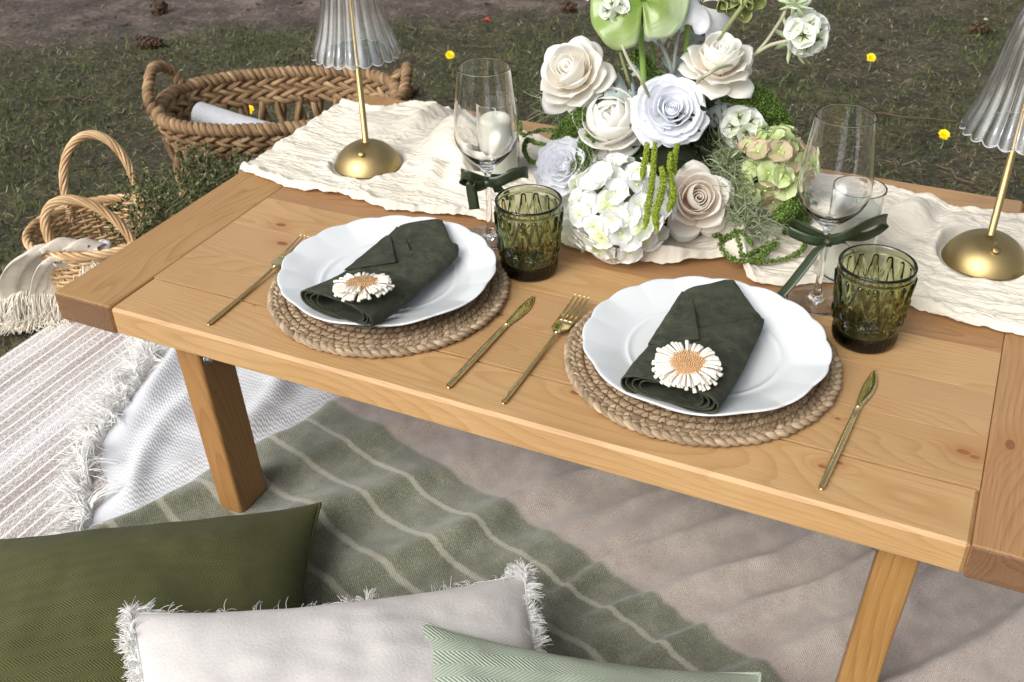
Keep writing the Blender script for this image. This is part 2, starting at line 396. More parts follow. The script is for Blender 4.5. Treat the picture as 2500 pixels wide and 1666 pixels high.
# woven rug: taupe and white ribs that run along the short table direction
t = NT('rug_weave'); u, v, _ = t.sep(t.uv())
fu = t.math('FRACT', t.math('MULTIPLY', u, 1/.021))
line = t.math('LESS_THAN', t.math('ABSOLUTE', t.math('SUBTRACT', fu, .5)), .10)
vec = t.comb(t.math('MULTIPLY', u, 330), t.math('MULTIPLY', v, 170))
sp = t.noise(vec, 1.0, 2, .6)
ck = t.math('MULTIPLY', t.math('SINE', t.math('MULTIPLY', u, 1400)), t.math('SINE', t.math('MULTIPLY', v, 900)))
band = t.noise(t.comb(t.math('MULTIPLY', u, 11), t.math('MULTIPLY', v, .7)), 1., 2, .5)
sp2 = t.math('ADD', t.math('ADD', sp, t.math('MULTIPLY', ck, .10)), t.math('MULTIPLY', t.math('SUBTRACT', band, .5), .9))
c = t.ramp(sp2, [(.36, rgb(152, 140, 133)), (.5, rgb(182, 174, 169)), (.64, rgb(214, 213, 213))])
c = t.mix(line, c, (*rgb(226, 223, 221), 1))
RUG = t.done(t.bsdf(c, .95, t.bump(t.math('ADD', sp2, t.math('MULTIPLY', line, .25)), .6, .003)))
gx = np.linspace(-.457, 1.75, 150); gy = np.linspace(-1.3, .405, 120); X, Y = np.meshgrid(gx, gy, indexing='ij')
edge = np.minimum(np.minimum(X+.457, .405-Y), .1)/.1
Xw = X+.006*fbm(X*3, Y*5, 2, 31)*(1-edge); Z = .010+.003*fbm(X*6, Y*6, 3, 30)*edge
rug = add_mesh('rug', np.stack([Xw, Y, Z], -1), grid_faces(150, 120), RUG, uv=np.stack([X, Y], -1).reshape(-1, 2)); solid(rug, .006, -1)
tag(rug, 'large taupe and white striped woven rug spread on the grass', 'rug')

# white waffle blanket
t = NT('waffle_white'); u, v, _ = t.sep(t.uv())
a = t.math('MULTIPLY', u, 2*math.pi/.0085); b = t.math('MULTIPLY', v, 2*math.pi/.0075)
row = t.math('FLOOR', t.math('MULTIPLY', v, 1/.0075)); sh = t.math('MULTIPLY', t.math('MODULO', row, 2.), math.pi)
w = t.math('MULTIPLY', t.math('SINE', t.math('ADD', a, sh)), t.math('COSINE', b))
plain = t.n('ShaderNodeMapRange'); t.set(plain.inputs[0], v); plain.inputs[1].default_value = .03; plain.inputs[2].default_value = .05
w = t.math('MULTIPLY', w, plain.outputs[0])
fib = t.noise(t.uv(), 900, 2, .6)
c = t.ramp(t.math('ADD', t.math('MULTIPLY', w, .22), t.math('MULTIPLY', fib, .6)), [(.0, rgb(186, 188, 192)), (.45, rgb(208, 209, 212))])
WAFFLE = t.done(t.bsdf(c, .95, t.bump(t.math('ADD', w, t.math('MULTIPLY', fib, .8)), .30, .0016), Sheen_Weight=.1))
FR_W = simple('fringe_white', rgb(236, 235, 232), .9)
f1 = np.array([.4815, -.8765]); f2 = np.array([.8765, .4815]); C0 = np.array([-.232, .342])
nu, nv = 150, 110; S = np.linspace(0, .95, nu); T = np.linspace(0, .62, nv); SS, TT = np.meshgrid(S, T, indexing='ij')
wob = .018*np.sin(SS*13+1)+.014*fbm(SS*7, TT*2, 2, 41)
XY = C0+SS[..., None]*f1+(TT+wob*(1-TT/.62))[..., None]*f2
Z = .017+.006*np.abs(fbm(XY[..., 0]*7, XY[..., 1]*7, 3, 43))
def ridge(d, w): return np.exp(-(d/w)**2)
q = XY[..., 0]+.35*XY[..., 1]+.02*np.sin(XY[..., 1]*14)
Z = Z+.028*ridge(q+.052, .028)*sstep(-.02, .25, XY[..., 1])+.016*ridge(q-.03, .02)*sstep(.0, .1, XY[..., 1]+.05)+.022*ridge(q-.165, .025)*sstep(.05, .25, XY[..., 1])+.010*ridge(XY[..., 0]-.4*XY[..., 1]-.02, .018)
Z *= .35+.65*sstep(0, .05, TT)
wb = thing('waffle_blanket', 'white waffle weave blanket with a shaggy fringe laid over the rug', 'blanket', (0, 0, 0))
o = add_mesh('cloth', np.stack([XY[..., 0], XY[..., 1], Z], -1), grid_faces(nu, nv), WAFFLE, wb, uv=np.stack([SS, TT], -1).reshape(-1, 2)); solid(o, .004, -1)
rr = np.random.default_rng(3); k = np.sort(rr.uniform(0, .8, 1700)); idx = k/.95*(nu-1); i0 = idx.astype(int); fr = (idx-i0)[:, None]
E3 = np.stack([XY[:, 0, 0], XY[:, 0, 1], Z[:, 0]], -1); base = lerp(E3[i0], E3[np.minimum(i0+1, nu-1)], fr)
cl = np.sin(k*95)+.6*np.sin(k*41+1)
out = -f2[None]*1.0+f1[None]*(.55*cl)[:, None]; out = np.c_[out, .30+0*k]
fringe('fringe', base, out, .058, wb, FR_W, 5, .0007, 1.2, .30, .8, .019)
k = rr.uniform(0, .16, 150); jd = (k/.62*(nv-1)).astype(int); base = np.stack([XY[0, jd, 0], XY[0, jd, 1], Z[0, jd]], -1)
fringe('fringe', base, np.repeat([[-.75, .35, .3]], len(k), 0), .05, wb, FR_W, 6, .0012, .9, .3, .5, .019)

# striped throw: green end with cream stripes, taupe field
e1 = np.array([.955, -.297]); e2 = np.array([.297, .955])
t = NT('striped_throw'); u, v, _ = t.sep(t.uv())
tw = t.math('SINE', t.math('ADD', t.math('MULTIPLY', u, 1050), t.math('MULTIPLY', v, 2100)))
fz = t.noise(t.uv(), 420, 3, .7); fz2 = t.noise(t.uv(), 26, 3, .6)
vw = t.math('ADD', v, t.math('MULTIPLY', t.math('SUBTRACT', t.noise(t.uv(), 160, 2, .6), .5), .006))
hea = t.math('ADD', t.math('ADD', t.math('MULTIPLY', fz, .75), t.math('MULTIPLY', tw, .07)), t.math('MULTIPLY', t.math('SUBTRACT', fz2, .5), .45))
green = t.ramp(hea, [(.24, rgb(80, 83, 64)), (.42, rgb(116, 118, 98)), (.60, rgb(158, 158, 140))])
taupe = t.ramp(hea, [(.22, rgb(142, 129, 119)), (.42, rgb(172, 160, 150)), (.62, rgb(194, 184, 174))])
cream = t.ramp(hea, [(.2, rgb(176, 170, 152)), (.6, rgb(208, 202, 186))])
mm = t.n('ShaderNodeMapRange', interpolation_type='SMOOTHSTEP'); t.set(mm.inputs[0], vw); mm.inputs[1].default_value = .349; mm.inputs[2].default_value = .359; m = mm.outputs[0]
c = t.mix(m, green, taupe)
for s0, hw in ((.297, .0042), (.229, .005), (.160, .0055), (.092, .0055), (.024, .0055), (-.046, .0055), (-.116, .006)):
    mr = t.n('ShaderNodeMapRange', interpolation_type='SMOOTHSTEP'); t.set(mr.inputs[0], t.math('ABSOLUTE', t.math('SUBTRACT', vw, s0))); mr.inputs[1].default_value = hw*1.35; mr.inputs[2].default_value = hw*.5; c = t.mix(t.math('MULTIPLY', mr.outputs[0], .52), c, cream)
THROW = t.done(t.bsdf(c, .97, t.bump(t.math('ADD', fz, t.math('MULTIPLY', tw, .18)), .5, .0025), Sheen_Weight=.35, Sheen_Roughness=.6))
nu, nv = 350, 250; S = np.linspace(.052, 1.72, nu); T = np.linspace(-.50, .74, nv); SS, TT = np.meshgrid(S, T, indexing='ij')
SE = SS+.012*np.sin(TT*23+1)*np.exp(-(SS-.052)/.05)
XY = SE[..., None]*e1+TT[..., None]*e2
g = XY[..., 0]*.80-XY[..., 1]*.60+.012*fbm(XY[..., 0]*5, XY[..., 1]*5, 2, 51)      # across the folds
al = XY[..., 0]*.60+XY[..., 1]*.80
Z = .026+.004*fbm(XY[..., 0]*11, XY[..., 1]*11, 3, 53)
for c0, a0, w0 in ((.075, .020, .022), (.205, .022, .024), (.335, .018, .022), (.455, .017, .022), (.60, .016, .02)):
    d = g-c0; prof = np.where(d < 0, np.exp(-(d/(w0*1.6))**2), np.exp(-(d/(w0*.75))**2)); Z = Z+a0*prof*(.75+.35*np.sin(al*9+c0*30))
fine = np.maximum(0, np.sin(g*80+2.2*fbm(al*3, g*6, 2, 55)))**2
Z = Z+.014*fine*sstep(.45, .75, XY[..., 0])*sstep(.20, .36, TT)+.006*np.abs(fbm(g*16, al*4, 2, 57))*sstep(.3, .5, TT)
Z *= .6+.4*sstep(0, .03, SS-.052)
throw = add_mesh('striped_blanket', np.stack([XY[..., 0], XY[..., 1], Z], -1), grid_faces(nu, nv), THROW, uv=np.stack([SS, TT], -1).reshape(-1, 2)); solid(throw, .004, -1)
tag(throw, 'heathered taupe throw with a sage end and thin cream stripes spread beneath the table', 'blanket')
def throw_z(x, y):
    i = np.argmin((XY[..., 0]-x)**2+(XY[..., 1]-y)**2); return float(Z.ravel()[i])
LEGZ = {k: throw_z(*k) for k in [(.20, .06), (1.066, .06)]}

# ------------------------------------------------------------------ cushions
def herring(name, c1, c2, period, band, rot90=False):
    t = NT(name); u, v, _ = t.sep(t.uv())
    tri = t.math('PINGPONG', v, band)
    ph = t.math('MULTIPLY', t.math('ADD', u, t.math('MULTIPLY', tri, 1.15)), 2*math.pi/period)
    s = t.math('SINE', ph); fz = t.noise(t.uv(), 700, 2, .6); lo = t.noise(t.uv(), 9, 3, .6)
    h = t.math('ADD', t.math('MULTIPLY', s, .5), t.math('MULTIPLY', fz, .5))
    c = t.ramp(t.math('ADD', t.math('MULTIPLY', s, .28), t.math('ADD', t.math('MULTIPLY', fz, .3), t.math('MULTIPLY', lo, .45))), [(.15, c1), (.65, c2)])
    return t.done(t.bsdf(c, .95, t.bump(h, .55, .0016), Sheen_Weight=.03))
def cushion(name, label, mat, size, center, ax, tilt, thick, seed, group=None, flange=0.006, uvr=0, puff=.55, roll_=0.):
    """square pad: two bulging faces that meet in a pinched seam. ax: horizontal unit vector of the far edge"""
    n = 72; sx, sy = size; a = np.linspace(-1, 1, n); U, Vv = np.meshgrid(a, a, indexing='ij')
    dens = lambda q: np.sign(q)*(1-(1-np.abs(q))**1.35)
    U = dens(U); Vv = dens(Vv)
    pin = 1-.10*(1-U**2)*np.abs(Vv)**3; pin2 = 1-.10*(1-Vv**2)*np.abs(U)**3
    px = U*sx/2*pin2; py = Vv*sy/2*pin
    f = np.clip((1-U**2), 0, 1)**puff*np.clip((1-Vv**2), 0, 1)**puff
    cor = np.abs(U*Vv)**3
    ang = np.arctan2(Vv, U)
    wr = .007*fbm(U*2.2+seed, Vv*2.2, 3, seed)*f+.003*np.sin(ang*14+seed)*cor*np.sqrt(np.clip(f, 0, 1))*2+.0015*fbm(U*6, Vv*6, 2, seed+3)*np.sqrt(f)
    top = thick*.5*f+wr; bot = -thick*.5*f*.8-.3*wr
    ex = norm([ax[0], ax[1], roll_]); ey0 = np.array([-ax[1], ax[0], 0]); ey = ey0*math.cos(tilt)+np.array([0, 0, 1])*math.sin(tilt); ez = np.cross(ex, ey)
    mk = lambda zz: center+px[..., None]*ex+py[..., None]*ey+zz[..., None]*ez
    droop = .0
    A = mk(top).reshape(-1, 3); B = mk(bot).reshape(-1, 3)
    uv = np.stack([px, py], -1).reshape(-1, 2)
    if uvr: uv = uv[:, ::-1]
    F = grid_faces(n, n); F2 = F[:, ::-1]+n*n
    e = thing(name, label, 'cushion', tuple(center), group=group)
    o = add_mesh('cover', np.vstack([A, B])-center, np.vstack([F, F2]), mat, e, uv=np.vstack([uv, uv]))
    # seam piping round the edge
    ring = np.r_[np.arange(n)*n, (n-1)*n+np.arange(1, n), (np.arange(n-2, -1, -1))*n+n-1, np.arange(n-2, 0, -1)]
    R = A[ring]-center
    if flange:
        V, F = tube(R, flange*.5, 6, closed=True, flat=.6); add_mesh('seam', V, F, mat, e)
    return e, R, ring, (ex, ey, ez)
OLIVE = herring('herringbone_olive', rgb(54, 55, 22), rgb(88, 88, 42), .0040, .0115)
SAGE = herring('herringbone_sage', rgb(150, 161, 142), rgb(174, 184, 165), .0052, .0175)
t = NT('linen_white'); fz = t.noise(t.uv(), 260, 4, .65); lo = t.noise(t.uv(), 6, 3, .5)
IVORY = t.done(t.bsdf(t.ramp(t.math('ADD', t.math('MULTIPLY', fz, .6), t.math('MULTIPLY', lo, .08)), [(.2, rgb(194, 189, 185)), (.6, rgb(212, 208, 204))]), .95, t.bump(fz, .35, .002), Sheen_Weight=.2))
cushion('cushion', 'olive green herringbone cushion lying flat under the ivory cushion', OLIVE, (.455, .455), np.array([.270, -.262, .070]), norm([.84, .54]), .05, .165, 3, 'cushions piled on the blankets')
ci, R, ring, (ex, ey, ez) = cushion('cushion', 'ivory brushed cushion with frayed fringe edges resting on the olive cushion', IVORY, (.452, .40), np.array([.618, -.286, .132]), norm([.78, .625]), .12, .115, 8, 'cushions piled on the blankets', flange=.006, roll_=-.13)
rr = np.random.default_rng(9); nR = len(R); idx = np.sort(rr.uniform(0, nR, 11000)); i0 = idx.astype(int); base = lerp(R[i0], R[(i0+1) % nR], (idx-i0)[:, None])
cen = R.mean(0); out = base-cen
ux = out@ex/.25; uy = out@ey/.2
keep = (np.abs(ux) > .80) | (np.abs(uy) < .90) | (rr.random(len(ux)) < .05); base = base[keep]; out = out[keep]; ux = ux[keep]; uy = uy[keep]
o2 = np.where((np.abs(ux) > np.abs(uy))[:, None], np.sign(ux)[:, None]*ex, np.sign(uy)[:, None]*ey)+.35*out/np.linalg.norm(out, axis=1, keepdims=True)
fringe('fringe', base, o2+np.array([0, 0, .15]), .020, ci, FR_W, 12, .00042, 1.6, .42, .8, None, 5, 3)
cushion('cushion', 'pale sage herringbone cushion lying over the ivory cushion', SAGE, (.385, .40), np.array([.856, -.262, .128]), norm([.934, .356]), .08, .105, 13, 'cushions piled on the blankets', roll_=-.16)
# ------------------------------------------------------------------ table
KNOTS = [(.166, .273, .0055), (.2, .228, .006), (.263, .079, .0016), (.56, .182, .003), (.706, .071, .004), (1.107, .136, .0048), (1.118, .132, .0035),
         (.981, .056, .003), (.995, .068, .0028), (1.149, .166, .006), (.93, .10, .002), (.45, .05, .0016), (.98, .14, .0022), (1.19, .33, .006)]
def wood(name, dark, mid, light, axis='x', world_knots=True, rings=10.0, gloss=.42):
    t = NT(name); P = t.obj(); rnd = t.rand()
    off = t.comb(t.math('MULTIPLY', rnd, 37.), t.math('MULTIPLY', rnd, 91.), t.math('MULTIPLY', rnd, 17.))
    wp = t.pos(); x, y, z = t.sep(P)
    bx, by, bz = t.sep(wp)
    kn = None; km = None
    if world_knots:
        for (kx, ky, kr) in KNOTS:
            dx = t.math('SUBTRACT', bx, kx); dy = t.math('SUBTRACT', by, ky)
            sx, sy = (.55, 1.0) if axis == 'x' else (1.0, .55)
            d2 = t.math('ADD', t.math('POWER', t.math('MULTIPLY', dx, sx/kr), 2.), t.math('POWER', t.math('MULTIPLY', dy, sy/kr), 2.))
            sw = t.math('DIVIDE', 1.0, t.math('ADD', 1.0, t.math('MULTIPLY', d2, .18)))
            hd = t.math('LESS_THAN', d2, .62)
            kn = sw if kn is None else t.math('ADD', kn, sw); km = hd if km is None else t.math('MAXIMUM', km, hd)
    q = t.vmath('ADD', t.comb(t.math('MULTIPLY', x, 1.6), t.math('MULTIPLY', y, 9.), t.math('MULTIPLY', z, 9.)), off)
    f = t.noise(q, 1.1, 1.2, .4)
    fld = t.math('MULTIPLY', f, rings*3.2)
    fld = t.math('ADD', fld, t.math('MULTIPLY', t.math('ADD', y, z), 62.))
    if kn is not None: fld = t.math('ADD', fld, t.math('MULTIPLY', kn, 2.2))
    fld = t.math('ADD', fld, t.math('MULTIPLY', t.noise(t.comb(t.math('MULTIPLY', x, 6.), t.math('MULTIPLY', y, 60.), z), 1., 2, .5), .22))
    fr = t.math('FRACT', fld)
    ring = t.ramp(fr, [(0, .95), (.45, .80), (.74, .45), (.90, .05), (.96, .35), (1, .95)])
    fine = t.noise(t.comb(t.math('MULTIPLY', x, 14.), t.math('MULTIPLY', y, 620.), t.math('MULTIPLY', z, 620.)), 1., 3, .6)
    blot = t.noise(t.vmath('ADD', P, off), 5., 3, .55)
    s = t.math('ADD', t.math('ADD', t.math('MULTIPLY', ring, .19), t.math('MULTIPLY', fine, .55)), t.math('ADD', t.math('MULTIPLY', blot, .38), t.math('MULTIPLY', rnd, .20)))
    c = t.ramp(s, [(.36, dark), (.60, mid), (.88, light)])
    hsv = t.n('ShaderNodeHueSaturation'); t.set(hsv.inputs['Color'], c)
    t.set(hsv.inputs['Hue'], t.math('ADD', .495, t.math('MULTIPLY', t.math('FRACT', t.math('MULTIPLY', rnd, 7.31)), .012)))
    t.set(hsv.inputs['Value'], t.math('ADD', .93, t.math('MULTIPLY', t.math('FRACT', t.math('MULTIPLY', rnd, 3.77)), .14))); c = hsv.outputs[0]
    if km is not None:
        c = t.mix(t.math('MULTIPLY', km, .82), c, (*rgb(92, 52, 28), 1))
        halo = t.math('MULTIPLY', t.math('SUBTRACT', kn, .35, clamp=True), .55, clamp=True); c = t.mix(halo, c, (*rgb(150, 96, 52), 1))
    rough = t.math('ADD', gloss, t.math('MULTIPLY', fine, .18))
    return t.done(t.bsdf(c, rough, t.bump(t.math('ADD', t.math('MULTIPLY', fine, .6), t.math('MULTIPLY', ring, .25)), .22, .0012)))
WD, WM, WL = rgb(136, 97, 58), rgb(162, 123, 80), rgb(180, 143, 100)
PLANK = wood('pine_plank', WD, WM, WL, 'x'); BREAD = wood('pine_breadboard', rgb(128, 90, 52), rgb(152, 113, 70), rgb(170, 132, 88), 'y', True, 8.)
LEGW = wood('pine_leg', rgb(124, 84, 44), rgb(146, 104, 58), rgb(166, 124, 74), 'x', False, 5.)
ENDG = wood('end_grain', rgb(78, 52, 34), rgb(102, 72, 48), rgb(126, 94, 66), 'x', False, 12.)
LEN, WID, THK = 1.2225, .758, .040
XL, XR = .0947, 1.128
table = thing('table', 'low honey stained pine table with breadboard ends standing on the blankets', 'table', (0, 0, 0))
npl = 9; pw = WID/npl
for i in range(npl):
    y0 = i*pw; g = .00003
    V, F = box(-(XR-XL)/2+.0004, (XR-XL)/2-.0004, -pw/2+g, pw/2-g, -THK, 0)
    o = add_mesh('plank', V, F, PLANK, table, smooth=False, loc=((XL+XR)/2, y0+pw/2, TH)); bevel(o, .004 if i in (0, npl-1) else .00022, 1)
def end_board(x0, x1):
    w = x1-x0
    V, F = box(-WID/2, WID/2, -w/2, w/2, -THK-.001, .0006)
    o = add_mesh('breadboard_end', V, F, [BREAD, ENDG], table, smooth=False, loc=((x0+x1)/2, WID/2, TH)); o.rotation_euler = (0, 0, math.pi/2)
    for p in o.data.polygons:
        if abs(p.normal.x) > .9: p.material_index = 1
    bevel(o, .003, 2)
end_board(0, XL); end_board(XR, LEN)
def leg(x, y, zb, dx):
    w, d = .040, .062
    V, F = box(-.001, TH-THK-.001-zb, -w/2, w/2, -d/2, d/2)
    o = add_mesh('leg', V, F, LEGW, table, smooth=False); bevel(o, .0045, 3)
    top = Vector((x, y, TH-THK-.001)); bot = Vector((x+dx, y+.004, zb)); ax = (top-bot).normalized()
    m = Matrix((ax, Vector((1, 0, 0))-ax*ax.x, Vector((0, -1, 0))-ax*(-ax.y))).transposed()
    m.col[1].normalize(); m = Matrix((m.col[0], m.col[1], m.col[0].cross(m.col[1]))).transposed()
    o.matrix_basis = Matrix.Translation(bot) @ m.to_4x4()
    return o
LY = .061
leg(.176, LY, .024, .012); leg(1.072, LY, .024, -.014); leg(.176, WID-LY, .001, .012); leg(1.072, WID-LY, .001, -.014)
steel = simple('zinc_steel', (.62, .63, .66), .28, Metallic=1.0); blk = simple('black_steel', (.03, .03, .03), .4)
def dome_bolt(p, d, r, mat, nm='bolt'):
    V, F = lathe([(0, .006), (r*.5, .0055), (r*.85, .0035), (r, .0), (r*1.25, 0), (r*1.25, -.0015), (.004, -.0015), (.004, -.02), (0, -.02)], 16)
    o = add_mesh(nm, V, F, mat, table); o.location = p; o.rotation_euler = Vector(d).to_track_quat('Z', 'Y').to_euler()
dome_bolt((.1995, .044, TH-.078), (1, 0, 0), .0068, steel); dome_bolt((.1995, .078, TH-.070), (1, 0, 0), .006, blk)
dome_bolt((1.0485, .044, TH-.072), (-1, 0, 0), .0065, steel)
for x in (.2035, 1.043):
    V, F = box(-.0015, .0015, -.020, .020, -.028, 0); add_mesh('hinge_plate', V, F, blk, table, smooth=False, loc=(x, .075, TH-THK-.0015))
V, F = tube([(1.03, .036, TH-THK-.001), (1.03, .036, TH-THK-.016)], [.005, .0035], 10); add_mesh('bolt', V, F, blk, table)
# ------------------------------------------------------------------ things on the table
def Wd(x, y, ref):
    """pixel -> point on the upright plane through ref that faces the camera"""
    v = CD+CR*(x-1250)/FPX-CU*(y-833)/FPX; n = norm([CD[0], CD[1], 0])
    return CAM+v*((np.asarray(ref)-CAM)@n)/(v@n)
def tube_uv(P, r, n=8, closed=False, up=None, flat=1.0):
    P = np.asarray(P, float); m = len(P); V, F = tube(P, r, n, closed, False, up, flat)
    L = np.r_[0, np.cumsum(np.linalg.norm(np.diff(P, axis=0), axis=1))]
    uv = np.stack(np.meshgrid(L, np.arange(n)/n, indexing='ij'), -1).reshape(-1, 2)
    return V, F, uv
def fibre(name, stops, fr=900, ft=9, rough=.75, bs=.5):
    """plant fibre strand: streaks run along the strand (uv.x in metres, uv.y round it)"""
    t = NT(name); u, v, _ = t.sep(t.uv()); rnd = t.rand()
    q = t.comb(t.math('MULTIPLY', u, 14.), t.math('MULTIPLY', v, float(ft)), t.math('MULTIPLY', rnd, 50.))
    s = t.noise(q, 1.0, 4, .65); lo = t.noise(t.comb(t.math('MULTIPLY', u, 16.), 0., t.math('MULTIPLY', rnd, 80.)), 1., 2, .5)
    c = t.ramp(t.math('ADD', t.math('MULTIPLY', s, .65), t.math('MULTIPLY', lo, .4)), stops)
    return t.done(t.bsdf(c, rough, t.bump(s, bs, .002)))
SEAG = fibre('seagrass', [(.34, rgb(88, 70, 50)), (.52, rgb(146, 124, 97)), (.70, rgb(192, 172, 143))], ft=7)
THRD = simple('binding_thread', rgb(120, 92, 62), .9)

# gauze runner ----------------------------------------------------------------
FR = np.array([(-.03, .405), (.03, .388), (.1, .372), (.213, .378), (.295, .367), (.36, .38), (.418, .392), (.50, .380), (.569, .37), (.633, .369), (.684, .365), (.728, .377), (.77, .410), (.80, .415), (.825, .367), (.88, .386), (.923, .415), (.998, .39), (1.075, .378), (1.15, .375), (1.27, .38)])
BK = np.array([(-.03, .70), (.0, .705), (.083, .698), (.11, .742), (.159, .748), (.227, .718), (.4, .68), (.523, .66), (.66, .70), (.781, .73), (.942, .714), (1.001, .688), (1.043, .683), (1.131, .686), (1.27, .70)])
nu, nv = 640, 260; xs = np.linspace(-.022, 1.26, nu); vv = np.linspace(0, 1, nv)
yf = np.interp(xs, FR[:, 0], FR[:, 1]); yb = np.interp(xs, BK[:, 0], BK[:, 1])
kk = np.ones(9)/9; yf = np.convolve(np.pad(yf, 4, 'edge'), kk, 'valid'); yb = np.convolve(np.pad(yb, 4, 'edge'), kk, 'valid')
XX, VV = np.meshgrid(xs, vv, indexing='ij')
YY = lerp(yf[:, None], yb[:, None], VV)
ed = np.minimum(VV, 1-VV)
YY = YY+(.004*fbm(XX*60, VV*2, 2, 61)+.006*fbm(XX*16, VV*1.5, 2, 62))*(1-sstep(0, .25, ed))
wx = XX+.02*fbm(XX*6, YY*9, 2, 63); wy = YY+.03*fbm(XX*4+5, YY*5, 2, 64)
rid = lambda a: 1-np.abs(a)*1.9
f_long = .5+.5*np.sin(2*np.pi*(wy*26+1.1*fbm(wx*3.2, wy*6, 2, 65)))
f_mid = np.clip(.5+.9*fbm(wx*15, wy*60, 2, 66), 0, 1)
f_fine = np.clip(rid(fbm(wx*34, wy*120, 2, 67)), 0, 1)**2
amp = .45+.8*np.clip(.5+fbm(XX*6, YY*6, 2, 68), 0, 1)
ZZ = .0025+amp*(.0030*f_long+.0050*f_mid+.0026*f_fine)
def bump_at(x, y, rx, ry, h, ang=0):
    c, s = math.cos(ang), math.sin(ang); u = (XX-x)*c+(YY-y)*s; w = -(XX-x)*s+(YY-y)*c
    return h*np.exp(-(u/rx)**2-(w/ry)**2)
fl = lambda s, f: .55+.75*np.sin(f*1.7*(XX*math.cos(s)+YY*math.sin(s))+2.2*fbm(XX*7, YY*7, 2, s))**2
ZZ += bump_at(.285, .60, .05, .06, .044, .5)*fl(71, 26)+bump_at(.20, .655, .04, .05, .026)*fl(72, 24)+bump_at(.33, .50, .05, .05, .030, .7)*fl(73, 30)+bump_at(.10, .62, .06, .04, .016)*fl(74, 20)
ZZ += bump_at(.99, .60, .07, .06, .032, .5)*fl(75, 26)+bump_at(.79, .45, .04, .035, .030, 1.0)*fl(76, 30)+bump_at(.70, .385, .07, .02, .014)*fl(77, 22)+bump_at(1.17, .60, .06, .06, .018)*fl(78, 26)+bump_at(.88, .56, .05, .06, .02)*fl(79, 26)
ZZ += .0068*ridge(ed*(yb-yf)[:, None]-.009, .0075)*(.55+.6*np.clip(.5+fbm(XX*22, VV, 2, 70), 0, 1))      # rolled edges
LAMPS = [W(893, 345, TH+.045)[:2], W(2420, 570, TH+.045)[:2]]
CANDLES = [W(1213, 251, TH+.122)[:2], W(2099, 464, TH+.122)[:2]]
for (cx, cy), r0 in [(LAMPS[0], .056), (LAMPS[1], .056), (CANDLES[0], .036), (CANDLES[1], .036)]:
    d = np.hypot(XX-cx, YY-cy); k = sstep(r0-.002, r0+.008, d); ZZ = ZZ*k+.003*(1-k)+(.005*np.exp(-((d-r0-.008)/.007)**2)*(.6+.4*np.sin(np.arctan2(YY-cy, XX-cx)*7)) if r0 > .05 else 0)
cover = sstep(.0, .012, ed*(yb-yf)[:, None]); ZZ = ZZ*(.55+.45*cover)+.0012
hang = np.clip(-XX, 0, 1); ZZ = ZZ-hang*1.25+.003*(XX < 0)*fbm(XX*20, YY*30, 2, 80)
XXb = np.where(XX < 0, XX*.55-.002, XX)
ov = np.clip(XX-1.2235, 0, 1); ZZ = ZZ-np.clip(ov-.006, 0, 1)*.98-ov*.15; XXb = np.where(ov > 0, 1.2235+.012*(1-np.exp(-ov/.012))+.003*np.sin(YY*70)*np.clip(ov*30, 0, 1), XXb)
t = NT('gauze'); wv = t.noise(t.uv(), 700, 2, .6); lo = t.noise(t.uv(), 9, 3, .6); cr = t.noise(t.map(t.uv(), (34, 150, 1)), 1., 5, .7, .8)
c = t.ramp(t.math('ADD', t.math('MULTIPLY', lo, .6), t.math('MULTIPLY', wv, .3)), [(.2, rgb(218, 209, 190)), (.6, rgb(233, 227, 212))])
b = t.bsdf(c, .95, t.bump(t.math('ADD', t.math('MULTIPLY', wv, .5), cr), .28, .003)); tr = t.n('ShaderNodeBsdfTranslucent'); t.set(tr.inputs[0], c)
mx = t.n('ShaderNodeMixShader'); mx.inputs[0].default_value = .2; t.t.links.new(b, mx.inputs[1]); t.t.links.new(tr.outputs[0], mx.inputs[2])
GAUZE = t.done(mx.outputs[0])
runner = add_mesh('table_runner', np.stack([XXb, YY, TH+ZZ], -1), grid_faces(nu, nv), GAUZE, uv=np.stack([XX, YY], -1).reshape(-1, 2))
tag(runner, 'crumpled cream gauze runner lying along the back of the table', 'table runner')
def runner_z(x, y):
    i = np.argmin((XX-x)**2+(YY-y)**2); return TH+float(ZZ.ravel()[i])

